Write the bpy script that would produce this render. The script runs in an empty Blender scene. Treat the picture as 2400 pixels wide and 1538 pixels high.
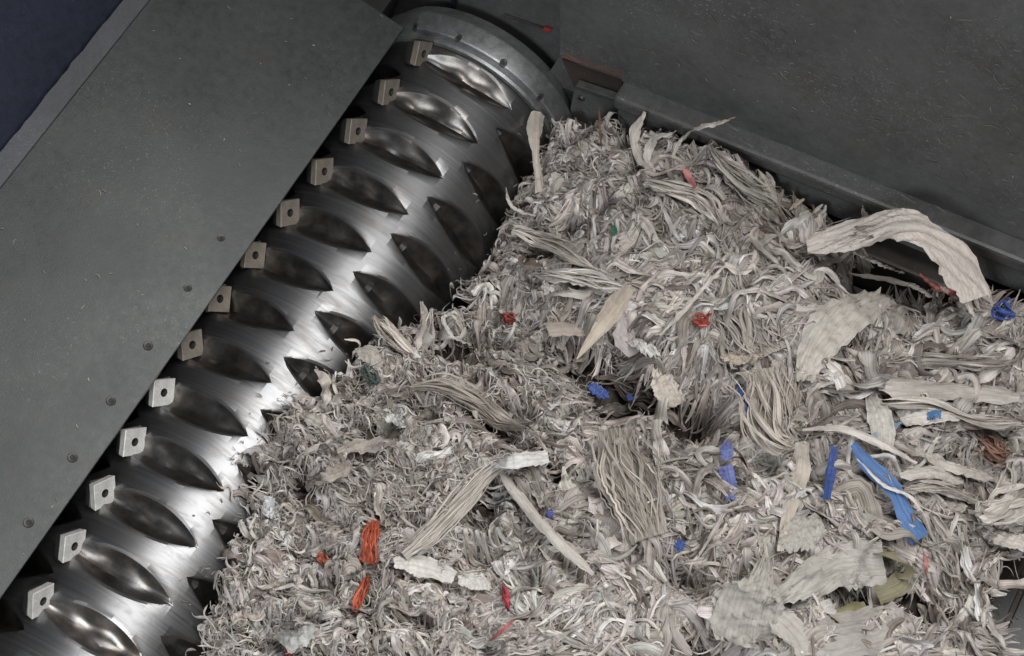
import bpy, bmesh, math, random
import numpy as np
from mathutils import Vector, Matrix

random.seed(7)
rng = np.random.default_rng(11)
scn = bpy.context.scene
COL = scn.collection
PI = math.pi

# ------------------------------------------------------------------ camera
CAM = np.array([0.1036, -1.7612, 3.1250])
YAW, PITCH, ROLL, FPX = 0.14186, 1.15005, 0.70722, 4271.0
cd = np.array([math.sin(YAW) * math.cos(PITCH), math.cos(YAW) * math.cos(PITCH), -math.sin(PITCH)])
cr = np.cross(cd, [0, 0, 1.0]); cr /= np.linalg.norm(cr)
cu = np.cross(cr, cd)
cr, cu = math.cos(ROLL) * cr + math.sin(ROLL) * cu, -math.sin(ROLL) * cr + math.cos(ROLL) * cu
cam = bpy.data.cameras.new('camera')
cam.lens = 36.0 * FPX / 2400.0
cam.sensor_width = 36.0
cam.clip_start, cam.clip_end = 0.05, 100.0
camo = bpy.data.objects.new('camera', cam)
COL.objects.link(camo)
m4 = Matrix.Identity(4)
for k in range(3):
    m4[k][0], m4[k][1], m4[k][2], m4[k][3] = cr[k], cu[k], -cd[k], CAM[k]
camo.matrix_world = m4
scn.camera = camo

# ------------------------------------------------------------------ world and lamps
world = bpy.data.worlds.new('World')
scn.world = world
world.use_nodes = True
bg = world.node_tree.nodes['Background']
bg.inputs['Color'].default_value = (0.86, 0.92, 1.0, 1)
bg.inputs['Strength'].default_value = 0.035


def area(name, loc, target, sx, sy, power, color):
    l = bpy.data.lights.new(name, 'AREA')
    l.shape = 'RECTANGLE'; l.size = sx; l.size_y = sy
    l.energy = power; l.color = color
    o = bpy.data.objects.new(name, l)
    COL.objects.link(o)
    o.location = loc
    o.rotation_euler = (Vector(target) - Vector(loc)).to_track_quat('-Z', 'Y').to_euler()
    return o


area('hall_lamp', (0.30, 0.40, 3.4), (0.30, -0.2, 0), 2.1, 3.2, 96, (1.0, 0.985, 0.965))
area('fill_lamp', (-0.2, -3.5, 2.7), (0.2, -0.9, 0), 1.2, 1.2, 46, (0.95, 0.98, 1.0))  # added fill light from behind the camera, not a real source
scn.view_settings.view_transform = 'Standard'
scn.view_settings.look = 'None'
scn.view_settings.exposure = 0.48
scn.view_settings.gamma = 1.0

# ------------------------------------------------------------------ geometry helpers
TH = math.radians(21.4)                                  # slope of the bed under the heap
E1 = np.array([math.cos(TH), 0, math.sin(TH)])
E2 = np.array([-math.sin(TH), 0, math.cos(TH)])
EY = np.array([0, 1.0, 0])


def ray(px, py):
    v = FPX * cd + (px - 1200.0) * cr - (py - 769.0) * cu
    return v / np.linalg.norm(v)


def on_y(px, py, y):
    v = ray(px, py); return CAM + (y - CAM[1]) / v[1] * v


def on_z(px, py, z):
    v = ray(px, py); return CAM + (z - CAM[2]) / v[2] * v


def on_n(px, py, n):
    v = ray(px, py); return CAM + (n - CAM @ E2) / (v @ E2) * v


def on_cyl(px, py, r):
    v = ray(px, py)
    a = v[0] ** 2 + v[2] ** 2; b = 2 * (CAM[0] * v[0] + CAM[2] * v[2]); c = CAM[0] ** 2 + CAM[2] ** 2 - r * r
    D = b * b - 4 * a * c
    if D < 0:
        return None
    return CAM + (-b - math.sqrt(D)) / (2 * a) * v


def link(name, me, mat=None, parent=None):
    o = bpy.data.objects.new(name, me)
    COL.objects.link(o)
    if mat is not None and len(me.materials) == 0:
        me.materials.append(mat)
    if parent is not None:
        o.parent = parent
    return o


def tag(o, label=None, cat=None, group=None, kind=None):
    if label: o['label'] = label
    if cat: o['category'] = cat
    if group: o['group'] = group
    if kind: o['kind'] = kind
    return o


def empty(name, loc=(0, 0, 0)):
    o = bpy.data.objects.new(name, None)
    COL.objects.link(o)
    o.location = loc
    o.empty_display_size = 0.05
    return o


def bm_mesh(bm, name, smooth=False, angle=30):
    bmesh.ops.recalc_face_normals(bm, faces=bm.faces)
    me = bpy.data.meshes.new(name)
    bm.to_mesh(me); bm.free()
    if smooth:
        me.shade_smooth()
        me.set_sharp_from_angle(angle=math.radians(angle))
    return me


def frame_box(bm, o, ax, ay, az, bev=0.0):
    """a box from corner o along three edge vectors, bevelled"""
    o, ax, ay, az = (np.asarray(q, float) for q in (o, ax, ay, az))
    vs = []
    for i in (0, 1):
        for j in (0, 1):
            for k in (0, 1):
                vs.append(bm.verts.new(o + i * ax + j * ay + k * az))
    fs = [(0, 1, 3, 2), (4, 6, 7, 5), (0, 4, 5, 1), (2, 3, 7, 6), (0, 2, 6, 4), (1, 5, 7, 3)]
    faces = [bm.faces.new([vs[i] for i in f]) for f in fs]
    bmesh.ops.recalc_face_normals(bm, faces=faces)
    if bev > 0:
        es = list({e for f in faces for e in f.edges})
        bmesh.ops.bevel(bm, geom=es, offset=bev, segments=2, affect='EDGES', profile=0.6)


def np_mesh(name, V, F, uv=None, col=None, smooth=True):
    """mesh from (n,3) verts and (m,4) quads"""
    V = np.ascontiguousarray(V, np.float32); F = np.ascontiguousarray(F, np.int32)
    me = bpy.data.meshes.new(name)
    me.vertices.add(len(V)); me.vertices.foreach_set('co', V.ravel())
    me.loops.add(F.size); me.loops.foreach_set('vertex_index', F.ravel())
    me.polygons.add(len(F))
    me.polygons.foreach_set('loop_start', np.arange(0, F.size, 4, dtype=np.int32))
    if uv is not None:
        l = me.uv_layers.new(name='UVMap')
        l.data.foreach_set('uv', np.ascontiguousarray(uv[F.ravel()], np.float32).ravel())
    if col is not None:
        a = me.color_attributes.new('tint', 'FLOAT_COLOR', 'POINT')
        c4 = np.ones((len(V), 4), np.float32); c4[:, :3] = col
        a.data.foreach_set('color', c4.ravel())
    me.update(calc_edges=True)
    if smooth:
        me.shade_smooth()
    else:
        me.shade_flat()
    return me


class Waves:
    """smooth random function of two coordinates, about -1..1"""
    def __init__(s, scale, n=10, seed=0):
        r = np.random.default_rng(seed)
        k = (2 * PI / scale) * r.uniform(0.55, 1.5, n); a = r.uniform(0, 2 * PI, n)
        s.kx, s.ky, s.ph, s.n = k * np.cos(a), k * np.sin(a), r.uniform(0, 2 * PI, n), n

    def __call__(s, x, y):
        x = np.asarray(x, float); y = np.asarray(y, float)
        o = np.zeros(np.broadcast(x, y).shape)
        for i in range(s.n):
            o = o + np.sin(s.kx[i] * x + s.ky[i] * y + s.ph[i])
        return o * (1.3 / math.sqrt(s.n)) / 1.6


# ------------------------------------------------------------------ materials
def new_mat(name):
    m = bpy.data.materials.new(name)
    m.use_nodes = True
    nt = m.node_tree
    return m, nt, nt.nodes['Principled BSDF']


def N(nt, t, **kw):
    n = nt.nodes.new(t)
    for k, v in kw.items():
        if k in n.inputs.keys():
            n.inputs[k].default_value = v
        else:
            setattr(n, k, v)
    return n


def ramp(nt, src, stops):
    r = N(nt, 'ShaderNodeValToRGB')
    el = r.color_ramp.elements
    while len(el) < len(stops):
        el.new(0.5)
    for e, (p, c) in zip(el, stops):
        e.position = p
        e.color = (c, c, c, 1) if not isinstance(c, tuple) else (*c, 1)
    nt.links.new(src, r.inputs[0])
    return r.outputs[0]


def mix(nt, fac, a, b, mode='MIX'):
    n = N(nt, 'ShaderNodeMix', data_type='RGBA', blend_type=mode)
    for sock, v in ((n.inputs[0], fac), (n.inputs[6], a), (n.inputs[7], b)):
        if hasattr(v, 'links'):
            nt.links.new(v, sock)
        elif isinstance(v, tuple):
            sock.default_value = (*v, 1)
        else:
            sock.default_value = v
    return n.outputs[2]


def steel(name, base, rough=0.45, metal=0.6, rust=0.15, scratch=0.35, fleck=0.3, rustcol=(0.10, 0.06, 0.04), scale=1.0):
    m, nt, b = new_mat(name)
    L = nt.links.new
    tc = N(nt, 'ShaderNodeTexCoord')
    P = tc.outputs['Object']
    n1 = N(nt, 'ShaderNodeTexNoise', Scale=5.0 * scale, Detail=7.0, Roughness=0.6); L(P, n1.inputs['Vector'])
    n2 = N(nt, 'ShaderNodeTexNoise', Scale=60.0 * scale, Detail=4.0, Roughness=0.65); L(P, n2.inputs['Vector'])
    n3 = N(nt, 'ShaderNodeTexNoise', Scale=420.0, Detail=2.0); L(P, n3.inputs['Vector'])
    c = mix(nt, ramp(nt, n1.outputs[0], [(0.3, 0.0), (0.7, 1.0)]), tuple(0.6 * x for x in base), tuple(min(1, 1.32 * x) for x in base))
    c = mix(nt, ramp(nt, n2.outputs[0], [(0.35, 0.0), (0.75, 0.5)]), c, tuple(1.5 * x for x in base))
    c = mix(nt, ramp(nt, n3.outputs[0], [(0.3, 0.35), (0.55, 0.0)]), c, tuple(0.5 * x for x in base))
    nr = N(nt, 'ShaderNodeTexNoise', Scale=9.0 * scale, Detail=8.0, Roughness=0.7); L(P, nr.inputs['Vector'])
    rf = ramp(nt, nr.outputs[0], [(0.56, 0.0), (0.78, rust * 3)])
    c = mix(nt, rf, c, rustcol)
    fac = None
    for i, (ang, st) in enumerate(((0.3, 40), (1.1, 55), (2.1, 45), (2.75, 60))):
        mp = N(nt, 'ShaderNodeMapping')
        mp.inputs['Rotation'].default_value = (ang * 0.7, ang * 0.4 + 0.3, ang)
        L(P, mp.inputs['Vector'])
        mp2 = N(nt, 'ShaderNodeMapping')
        mp2.inputs['Scale'].default_value = (7, st * 7, st * 7)
        L(mp.outputs[0], mp2.inputs['Vector'])
        ns = N(nt, 'ShaderNodeTexNoise', Scale=1.0, Detail=1.0); L(mp2.outputs[0], ns.inputs['Vector'])
        v = ramp(nt, ns.outputs[0], [(0.70, 0.0), (0.76, 1.0)])
        fac = v if fac is None else mix(nt, 1.0, fac, v, 'LIGHTEN')
    gate = N(nt, 'ShaderNodeTexNoise', Scale=4.0, Detail=3.0); L(P, gate.inputs['Vector'])
    g = ramp(nt, gate.outputs[0], [(0.42, 0.0), (0.62, scratch)])
    fac = mix(nt, 1.0, fac, g, 'MULTIPLY')
    c = mix(nt, fac, c, tuple(min(0.7, 3.0 * x + 0.08) for x in base))
    vo = N(nt, 'ShaderNodeTexVoronoi', Scale=38.0); L(P, vo.inputs['Vector'])
    fl = mix(nt, 1.0, ramp(nt, vo.outputs['Distance'], [(0.05, fleck), (0.11, 0.0)]), ramp(nt, n1.outputs[0], [(0.45, 0.0), (0.6, 1.0)]), 'MULTIPLY')
    c = mix(nt, fl, c, (0.42, 0.40, 0.37))
    L(c, b.inputs['Base Color'])
    b.inputs['Metallic'].default_value = metal
    L(ramp(nt, n2.outputs[0], [(0.2, rough - 0.08), (0.8, min(1, rough + 0.14))]), b.inputs['Roughness'])
    bp = N(nt, 'ShaderNodeBump', Strength=0.18, Distance=0.002)
    h = mix(nt, 0.4, n2.outputs[0], n3.outputs[0]); L(h, bp.inputs['Height']); L(bp.outputs[0], b.inputs['Normal'])
    return m


M_PLATE = steel('worn_plate_steel', (0.049, 0.053, 0.052), 0.38, 0.3, 0.10, 0.4, 0.03)
M_WALL = steel('dark_wall_steel', (0.104, 0.106, 0.105), 0.55, 0.1, 0.10, 0.6, 0.08)
M_BLUE = steel('blue_black_steel', (0.010, 0.014, 0.028), 0.5, 0.1, 0.03, 0.15, 0.05)
M_RAIL = steel('rail_steel', (0.098, 0.100, 0.099), 0.42, 0.3, 0.12, 0.7, 0.1)
M_RUSTY = steel('rusty_steel', (0.085, 0.072, 0.066), 0.5, 0.4, 0.3, 0.6, 0.1, (0.09, 0.05, 0.035))
M_RED = steel('red_brown_paint', (0.055, 0.042, 0.040), 0.5, 0.2, 0.15, 0.4, 0.1)
M_BAR = steel('bar_steel', (0.070, 0.072, 0.080), 0.5, 0.2, 0.02, 0.3, 0.1)
M_FLANGE = steel('flange_steel', (0.33, 0.335, 0.34), 0.42, 0.8, 0.05, 0.5, 0.05)
M_SCREW = steel('screw_steel', (0.085, 0.08, 0.076), 0.45, 0.5, 0.2, 0.3, 0.0)
M_KNIFE = steel('knife_steel', (0.62, 0.61, 0.585), 0.5, 0.25, 0.03, 0.2, 0.0, scale=6)
M_HOLDER = steel('holder_steel', (0.15, 0.147, 0.14), 0.4, 0.8, 0.2, 0.3, 0.1, (0.16, 0.11, 0.08), scale=5)
M_KNIFE_DULL = steel('dull_knife_steel', (0.21, 0.185, 0.155), 0.55, 0.3, 0.35, 0.3, 0.1, (0.14, 0.10, 0.07), scale=9)
M_KNIFE_DARK = steel('oily_knife_steel', (0.11, 0.105, 0.10), 0.45, 0.6, 0.3, 0.3, 0.1, (0.10, 0.07, 0.05), scale=9)
M_DARK = steel('shade_dark_steel', (0.02, 0.02, 0.02), 0.6, 0.2, 0.05, 0.1, 0.0)  # near-black that puts shade into holes, recesses, the rail gap and voids


def drum_material():
    m, nt, b = new_mat('polished_drum_steel')
    L = nt.links.new
    tc = N(nt, 'ShaderNodeTexCoord'); P = tc.outputs['Object']
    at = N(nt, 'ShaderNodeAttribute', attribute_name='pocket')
    uvn = N(nt, 'ShaderNodeUVMap')
    mp = N(nt, 'ShaderNodeMapping'); mp.inputs['Scale'].default_value = (3.0, 260.0, 1.0); L(uvn.outputs[0], mp.inputs['Vector'])
    br = N(nt, 'ShaderNodeTexNoise', Scale=1.0, Detail=4.0); L(mp.outputs[0], br.inputs['Vector'])
    n1 = N(nt, 'ShaderNodeTexNoise', Scale=14.0, Detail=6.0, Roughness=0.65); L(P, n1.inputs['Vector'])
    n2 = N(nt, 'ShaderNodeTexNoise', Scale=45.0, Detail=5.0, Roughness=0.7); L(P, n2.inputs['Vector'])
    land = mix(nt, ramp(nt, br.outputs[0], [(0.3, 0.0), (0.7, 1.0)]), (0.225, 0.229, 0.238), (0.28, 0.283, 0.29))
    land = mix(nt, ramp(nt, n1.outputs[0], [(0.5, 0.0), (0.8, 0.45)]), land, (0.26, 0.25, 0.24))
    mp3 = N(nt, 'ShaderNodeMapping'); mp3.inputs['Scale'].default_value = (9.0, 55.0, 1.0); L(uvn.outputs[0], mp3.inputs['Vector'])
    sm = N(nt, 'ShaderNodeTexNoise', Scale=1.0, Detail=6.0, Roughness=0.7, Distortion=0.8); L(mp3.outputs[0], sm.inputs['Vector'])
    smear = ramp(nt, sm.outputs[0], [(0.47, 0.0), (0.72, 0.75)])
    land = mix(nt, smear, land, (0.145, 0.13, 0.115))
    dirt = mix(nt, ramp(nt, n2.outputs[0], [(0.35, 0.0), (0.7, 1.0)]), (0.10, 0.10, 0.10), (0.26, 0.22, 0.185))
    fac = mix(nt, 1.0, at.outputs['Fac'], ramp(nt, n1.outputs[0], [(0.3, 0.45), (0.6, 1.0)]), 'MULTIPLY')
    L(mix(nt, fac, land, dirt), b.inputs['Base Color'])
    b.inputs['Metallic'].default_value = 0.95
    r = mix(nt, ramp(nt, br.outputs[0], [(0.3, 0.0), (0.7, 1.0)]), (0.33, 0.33, 0.33), (0.42, 0.42, 0.42))
    r = mix(nt, smear, r, (0.5, 0.5, 0.5))
    L(mix(nt, fac, r, (0.30, 0.30, 0.30)), b.inputs['Roughness'])
    bp = N(nt, 'ShaderNodeBump', Strength=0.12, Distance=0.001)
    L(mix(nt, 0.5, br.outputs[0], n2.outputs[0]), bp.inputs['Height']); L(bp.outputs[0], b.inputs['Normal'])
    return m


M_DRUM = drum_material()


def shred_material(name, rough=0.82, streak=0.55, bump=0.5, blot=0.35, iso=0.35):
    m, nt, b = new_mat(name)
    L = nt.links.new
    at = N(nt, 'ShaderNodeAttribute', attribute_name='tint')
    uvn = N(nt, 'ShaderNodeUVMap')
    mp = N(nt, 'ShaderNodeMapping'); mp.inputs['Scale'].default_value = (330.0, 11.0, 1.0); L(uvn.outputs[0], mp.inputs['Vector'])
    s1 = N(nt, 'ShaderNodeTexNoise', Scale=1.0, Detail=4.0, Roughness=0.6, Distortion=0.6); L(mp.outputs[0], s1.inputs['Vector'])
    mp2 = N(nt, 'ShaderNodeMapping'); mp2.inputs['Scale'].default_value = (110.0, 60.0, 1.0); L(uvn.outputs[0], mp2.inputs['Vector'])
    s2 = N(nt, 'ShaderNodeTexNoise', Scale=1.0, Detail=5.0, Roughness=0.7); L(mp2.outputs[0], s2.inputs['Vector'])
    c = mix(nt, ramp(nt, s1.outputs[0], [(0.36, streak), (0.56, 0.0)]), at.outputs['Color'], (0.33, 0.28, 0.24), 'MULTIPLY')
    c = mix(nt, ramp(nt, s2.outputs[0], [(0.48, 0.0), (0.78, blot)]), c, (0.50, 0.42, 0.34), 'MULTIPLY')
    L(c, b.inputs['Base Color'])
    b.inputs['Roughness'].default_value = rough
    b.inputs['Specular IOR Level'].default_value = 0.25
    bp = N(nt, 'ShaderNodeBump', Strength=bump, Distance=0.004)
    L(mix(nt, iso, s1.outputs[0], s2.outputs[0]), bp.inputs['Height']); L(bp.outputs[0], b.inputs['Normal'])
    return m


M_SHRED = shred_material('shredded_paper', 0.8, 0.75, 0.8, 0.5)
M_FLAP = shred_material('torn_sheet', 0.78, 0.32, 0.9, 0.5, 0.7)
M_FILM = shred_material('coloured_film', 0.45, 0.5, 0.6, 0.25)

# ------------------------------------------------------------------ the setting
def quad_slab(name, pts, thick_vec, mat, bev=0.002):
    """a plate through four corner points, thickened along thick_vec"""
    bm = bmesh.new()
    t = np.asarray(thick_vec, float)
    a = [bm.verts.new(np.asarray(p, float)) for p in pts]
    c = [bm.verts.new(np.asarray(p, float) + t) for p in pts]
    n = len(pts)
    bm.faces.new(a); bm.faces.new(c[::-1])
    for i in range(n):
        bm.faces.new((a[i], c[i], c[(i + 1) % n], a[(i + 1) % n]))
    if bev:
        bmesh.ops.recalc_face_normals(bm, faces=bm.faces)
        bmesh.ops.bevel(bm, geom=list(bm.edges), offset=bev, segments=2, affect='EDGES')
    return bm_mesh(bm, name)


# pit under everything
bm = bmesh.new()
frame_box(bm, (-3, -3.5, -1.0), (6.5, 0, 0), (0, 6, 0), (0, 0, 0.45))
tag(link('floor', bm_mesh(bm, 'floor'), M_DARK), kind='structure')

# end wall: recessed panel behind the rotor end, big panel to the right of the seam
bm = bmesh.new()
frame_box(bm, (-1.6, 0.062, -0.6), (1.75, 0, 0), (0, 0.06, 0), (0, 0, 2.2), 0.002)
tag(link('end_wall', bm_mesh(bm, 'end_wall'), M_WALL), kind='structure')


def sl(s, y, n):
    return s * E1 + y * EY + n * E2


pa = on_y(1311, 134, 0.02)          # lower left corner of the big panel
pb = on_y(1462, 180, 0.02)
sA, nA = pb @ E1, pb @ E2
bm_pts = [(pa[0], 0.02, pa[2]), (sl(3.2, 0.02, nA)), (3.1, 0.02, 2.4), tuple(pa + 8 * (on_y(1311, 34, 0.02) - pa))]
me = quad_slab('wall_panel', bm_pts, (0, 0.035, 0), M_WALL, 0.002)
wp = tag(link('end_wall_panel', me, M_WALL), kind='structure')

me = quad_slab('lower_wall', [tuple(on_y(1311, 133, 0.026)), tuple(sl(3.2, 0.026, nA - 0.002)), tuple(sl(3.2, 0.026, nA - 0.6)), tuple(on_y(1311, 133, 0.026) + np.array((0, 0, -0.75)))], (0, 0.03, 0), M_WALL, 0)
tag(link('end_wall_base', me, M_WALL), kind='structure')

# rail along the foot of the end wall
rail = tag(empty('wall_rail', sl(sA, 0.02, nA)), 'long worn grey steel rail bolted along the foot of the dark end wall', 'rail')


def rail_piece(name, s0, s1, y0, y1, n0, n1, mat, bev=0.003, taper=0.0):
    bm = bmesh.new()
    pts = [sl(s0, y1, n0), sl(s1, y1, n0), sl(s1, y1, n1), sl(s0, y1, n1)]
    frame_box(bm, np.array(sl(s0, y0, n0)) - np.array(rail.location), (s1 - s0) * E1, (y1 - y0) * EY, (n1 - n0) * E2, bev)
    return link(name, bm_mesh(bm, name), mat, rail)


rail_piece('rail_top', sA + 0.0, 3.2, -0.022, 0.0255, nA - 0.046, nA - 0.012, M_RAIL, 0.007)
rail_piece('rail_face', sA + 0.004, 3.2, -0.014, 0.0255, nA - 0.115, nA - 0.048, M_WALL, 0.003)
rail_piece('gap_shade', sA - 0.3, 3.2, 0.022, 0.0255, nA - 0.17, nA - 0.117, M_DARK, 0.002)  # near-black strip standing in for the shade in the gap under the rail
rail_piece('lower_bar', sA - 0.13, 3.2, -0.03, 0.0255, nA - 0.30, nA - 0.168, M_RUSTY, 0.006)
for px, py in ((1360, 232), (1452, 264), (1375, 292)):
    pass

# red-brown bracket left of the rail
bk = tag(empty('wall_bracket', on_y(1390, 180, 0.0)), 'reddish brown steel bracket plate between the rotor flange and the wall rail', 'bracket')
L0 = np.array(bk.location)
me = quad_slab('bracket_plate', [on_y(1316, 138, 0.0195) - L0, on_y(1458, 186, 0.0195) - L0, on_y(1456, 236, 0.0195) - L0, on_y(1345, 205, 0.0195) - L0], (0, 0.004, 0), M_RED, 0.0008)
link('bracket_plate', me, M_RED, bk)
bm = bmesh.new()
a, c = on_y(1314, 135, 0.012) - L0, on_y(1459, 183, 0.012) - L0
frame_box(bm, a, c - a, (0, 0.012, 0), (0.0, 0, 0.004), 0.001)
link('bracket_edge', bm_mesh(bm, 'bracket_edge'), steel('red_edge', (0.13, 0.085, 0.075), 0.45, 0.3, 0.1, 0.5, 0.1), bk)

# skirt plate under the bracket, with screws
sk = tag(empty('skirt_plate', on_y(1420, 260, 0.0)), 'narrow dark grey skirt plate with two screws below the red brown bracket', 'plate')
L1 = np.array(sk.location)
me = quad_slab('skirt_sheet', [on_y(1346, 207, 0.004) - L1, on_y(1640, 300, 0.004) - L1, on_y(1640, 420, 0.004) - L1, on_y(1320, 330, 0.004) - L1], (0, 0.015, 0), M_WALL, 0.002)
link('skirt_sheet', me, M_WALL, sk)
bm = bmesh.new()
a, c = on_y(1346, 205, 0.0) - L1, on_y(1455, 242, 0.0) - L1
frame_box(bm, a, c - a, (0, 0.016, 0), (0.0, 0, 0.008), 0.002)
link('skirt_edge', bm_mesh(bm, 'skirt_edge'), M_RAIL, sk)


def screw_mesh(name, r, h):
    bm = bmesh.new()
    bmesh.ops.create_cone(bm, cap_ends=True, segments=20, radius1=r, radius2=r * 0.82, depth=h)
    top = [f for f in bm.faces if f.normal.z > 0.9][0]
    q = bmesh.ops.inset_individual(bm, faces=[top], thickness=r * 0.30, depth=0)
    bmesh.ops.translate(bm, verts=list(top.verts), vec=(0, 0, -h * 0.22))
    bmesh.ops.scale(bm, verts=bm.verts, vec=(1, 1, 0.5))
    top.material_index = 1
    return bm_mesh(bm, name, True, 35)


SCREW = screw_mesh('screw', 0.0085, 0.010)
SCREW.materials.append(M_SCREW); SCREW.materials.append(M_DARK)  # recessed centre coloured near-black to read as a shaded hole


def place_screw(p, axis, parent, name='screw', s=1.0):
    o = link(name, SCREW, None, parent)
    q = Vector(axis).to_track_quat('Z', 'Y')
    o.rotation_euler = q.to_euler()
    o.location = Vector(p)
    o.scale = (s, s, s)
    return o


for px, py in ((1361, 232), (1452, 265)):
    place_screw(on_y(px, py, 0.001) - L1, (0, -1, 0), sk, s=0.9)

# thin seam strip and stud on the recessed wall
st = tag(empty('wall_seam_strip', on_y(1235, 60, 0.058)), 'thin brownish strip with a red end on the recessed wall above the rotor flange', 'strip')
LS = np.array(st.location)
bm = bmesh.new(); a, c = on_y(1178, 38, 0.056) - LS, on_y(1276, 72, 0.056) - LS
frame_box(bm, a, c - a, (0, 0.005, 0), (0, 0, 0.004), 0.001)
link('strip_bar', bm_mesh(bm, 'strip_bar'), M_RUSTY, st)
bm = bmesh.new(); a, c = on_y(1270, 72, 0.054) - LS, on_y(1288, 78, 0.054) - LS
frame_box(bm, a, c - a, (0, 0.007, 0), (0, 0, 0.010), 0.002)
m_redtip, nt, b = new_mat('red_paint_tip'); b.inputs['Base Color'].default_value = (0.32, 0.04, 0.03, 1); b.inputs['Roughness'].default_value = 0.5
link('red_tip', bm_mesh(bm, 'red_tip'), m_redtip, st)
rod = tag(empty('hanging_rod', on_y(1055, 20, 0.04)), 'thin dark rod hanging down the wall just above the rotor flange', 'rod')
LR = np.array(rod.location)
a, c = on_y(1052, -60, 0.045) - LR, on_y(1058, 30, 0.045) - LR
bm = bmesh.new(); frame_box(bm, a, c - a, (0, 0.008, 0), (0.008, 0, 0), 0.0015)
link('rod_bar', bm_mesh(bm, 'rod_bar'), M_BLUE, rod)
bm = bmesh.new(); frame_box(bm, c, (c - a) / np.linalg.norm(c - a) * 0.028, (0, 0.005, 0), (0.005, 0, 0), 0.001)
link('rod_tip', bm_mesh(bm, 'rod_tip'), M_BAR, rod)

# ------------------------------------------------------------------ cover plate on the left
ZP = 0.205
e0, e1_ = on_z(940, 60, ZP), on_z(0, 1420, ZP)
xe = (e0[0] + e1_[0]) / 2
dxe = (e0[0] - e1_[0])
yb = e0[1]
xl0 = on_z(350, 2, ZP)[0]
plate = tag(empty('cover_plate', (xe, -0.7, ZP)), 'broad worn grey steel cover plate running alongside the cutting rotor', 'plate')
LP = np.array(plate.location)
nx, ny = 2, 2
bm = bmesh.new()
frame_box(bm, np.array((xl0 - 0.02, -2.4, ZP - 0.014)) - LP, (xe - xl0 + 0.02, 0, 0), (0, yb + 2.4, 0), (0, 0, 0.014), 0.0015)
link('plate_sheet', bm_mesh(bm, 'plate_sheet'), M_PLATE, plate)
bm = bmesh.new()
frame_box(bm, np.array((xe - 0.05, -2.4, ZP - 0.034)) - LP, (0.047, 0, 0), (0, yb + 2.39, 0), (0, 0, 0.0185), 0.001)
link('edge_bar', bm_mesh(bm, 'edge_bar'), M_RUSTY, plate)
for px, py, s in ((518, 558, 0.9), (440, 675, 0.95), (347, 811, 1.1), (260, 940, 1.1), (170, 1073, 1.1), (67, 1225, 1.15), (-20, 1345, 1.1)):
    place_screw(on_z(px, py, ZP - 0.0005) - LP, (0, 0, 1), plate, s=s)

bm = bmesh.new()
frame_box(bm, (xl0 - 0.6, -2.6, -0.54), (xe - 0.052 - xl0 + 0.6, 0, 0), (0, 2.65, 0), (0, 0, 0.54 + ZP - 0.036), 0)  # unseen block added under the plate, keeps the drum's left side black
tag(link('light_blocker', bm_mesh(bm, 'light_blocker'), M_DARK), kind='structure')

# raised flat bar along the plate's far edge and the blue-black wall beyond it
p0, p1 = on_z(0, 447, ZP), on_z(352, 0, ZP)
q0 = on_z(0, 392, ZP)
bar_w = abs(q0[0] - p0[0])
bar_x = (p0[0] + p1[0]) / 2
bar = tag(empty('flat_bar', (bar_x, -0.6, ZP)), 'pale grey flat bar along the outer edge of the cover plate', 'bar')
# worn outer edge
ys = np.linspace(-2.4, 0.05, 160)
wig = Waves(0.09, 8, 5)(ys, 0 * ys) * 0.0016 + Waves(0.02, 8, 6)(ys, 0 * ys) * 0.001
V = []; F = []
wv = 0.037
for i, y in enumerate(ys):
    for (dx, dz) in ((0, 0.0006), (0, 0.006), (-0.001, 0.008), (-wv - wig[i] + 0.001, 0.008), (-wv - wig[i], 0.006), (-wv - wig[i], 0.0006)):
        V.append((dx, y + 0.6, dz))
for i in range(len(ys) - 1):
    for k in range(5):
        a = i * 6 + k
        F.append((a, a + 1, a + 7, a + 6))
me = np_mesh('bar_strip', np.array(V), np.array(F), smooth=False)
link('bar_strip', me, M_BAR, bar)
me = quad_slab('side_wall', [(bar_x - wv - 0.004, -2.5, ZP - 0.02), (bar_x - wv - 0.004, 0.06, ZP - 0.02), (bar_x - wv - 1.0, 0.06, ZP + 0.75), (bar_x - wv - 1.0, -2.5, ZP + 0.75)], (-0.02, 0, -0.02), M_BLUE, 0.001)
tag(link('side_wall', me, M_BLUE), kind='structure')

# ------------------------------------------------------------------ rotor
R = 0.2
RC = 0.1735
rotor = tag(empty('cutting_rotor', (0, -0.6, 0)), 'shiny steel cutting rotor studded with square knives beside the shredded heap', 'rotor')
RL = np.array(rotor.location)
PITCHY = 0.1
Y0 = -0.0904


def lens_center(q):                         # q = pitch index (half steps allowed), first row
    return 127.0 - 5.0 * abs(q - 6)


def knife_angle(q):
    return 141.0 - 3.1 * abs(q - 6)


NT = 720
theta = np.linspace(0, 360, NT + 1)
rings = np.arange(-0.0, 15.01, 0.5)         # integer rings: even rows, half rings: odd rows


def depth_of(ring):
    off = 0 if abs(ring - round(ring)) < 0.1 else 60.0
    d = np.zeros(NT + 1)
    for k in range(3):
        c = lens_center(ring) - off - 120 * k
        dd = (theta - c + 180) % 360 - 180
        r = np.where(np.abs(dd) < 60, RC / np.cos(np.radians(np.clip(dd, -60, 60))), 9)
        d = np.maximum(d, np.clip(R - r, 0, None))
    return d


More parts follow.
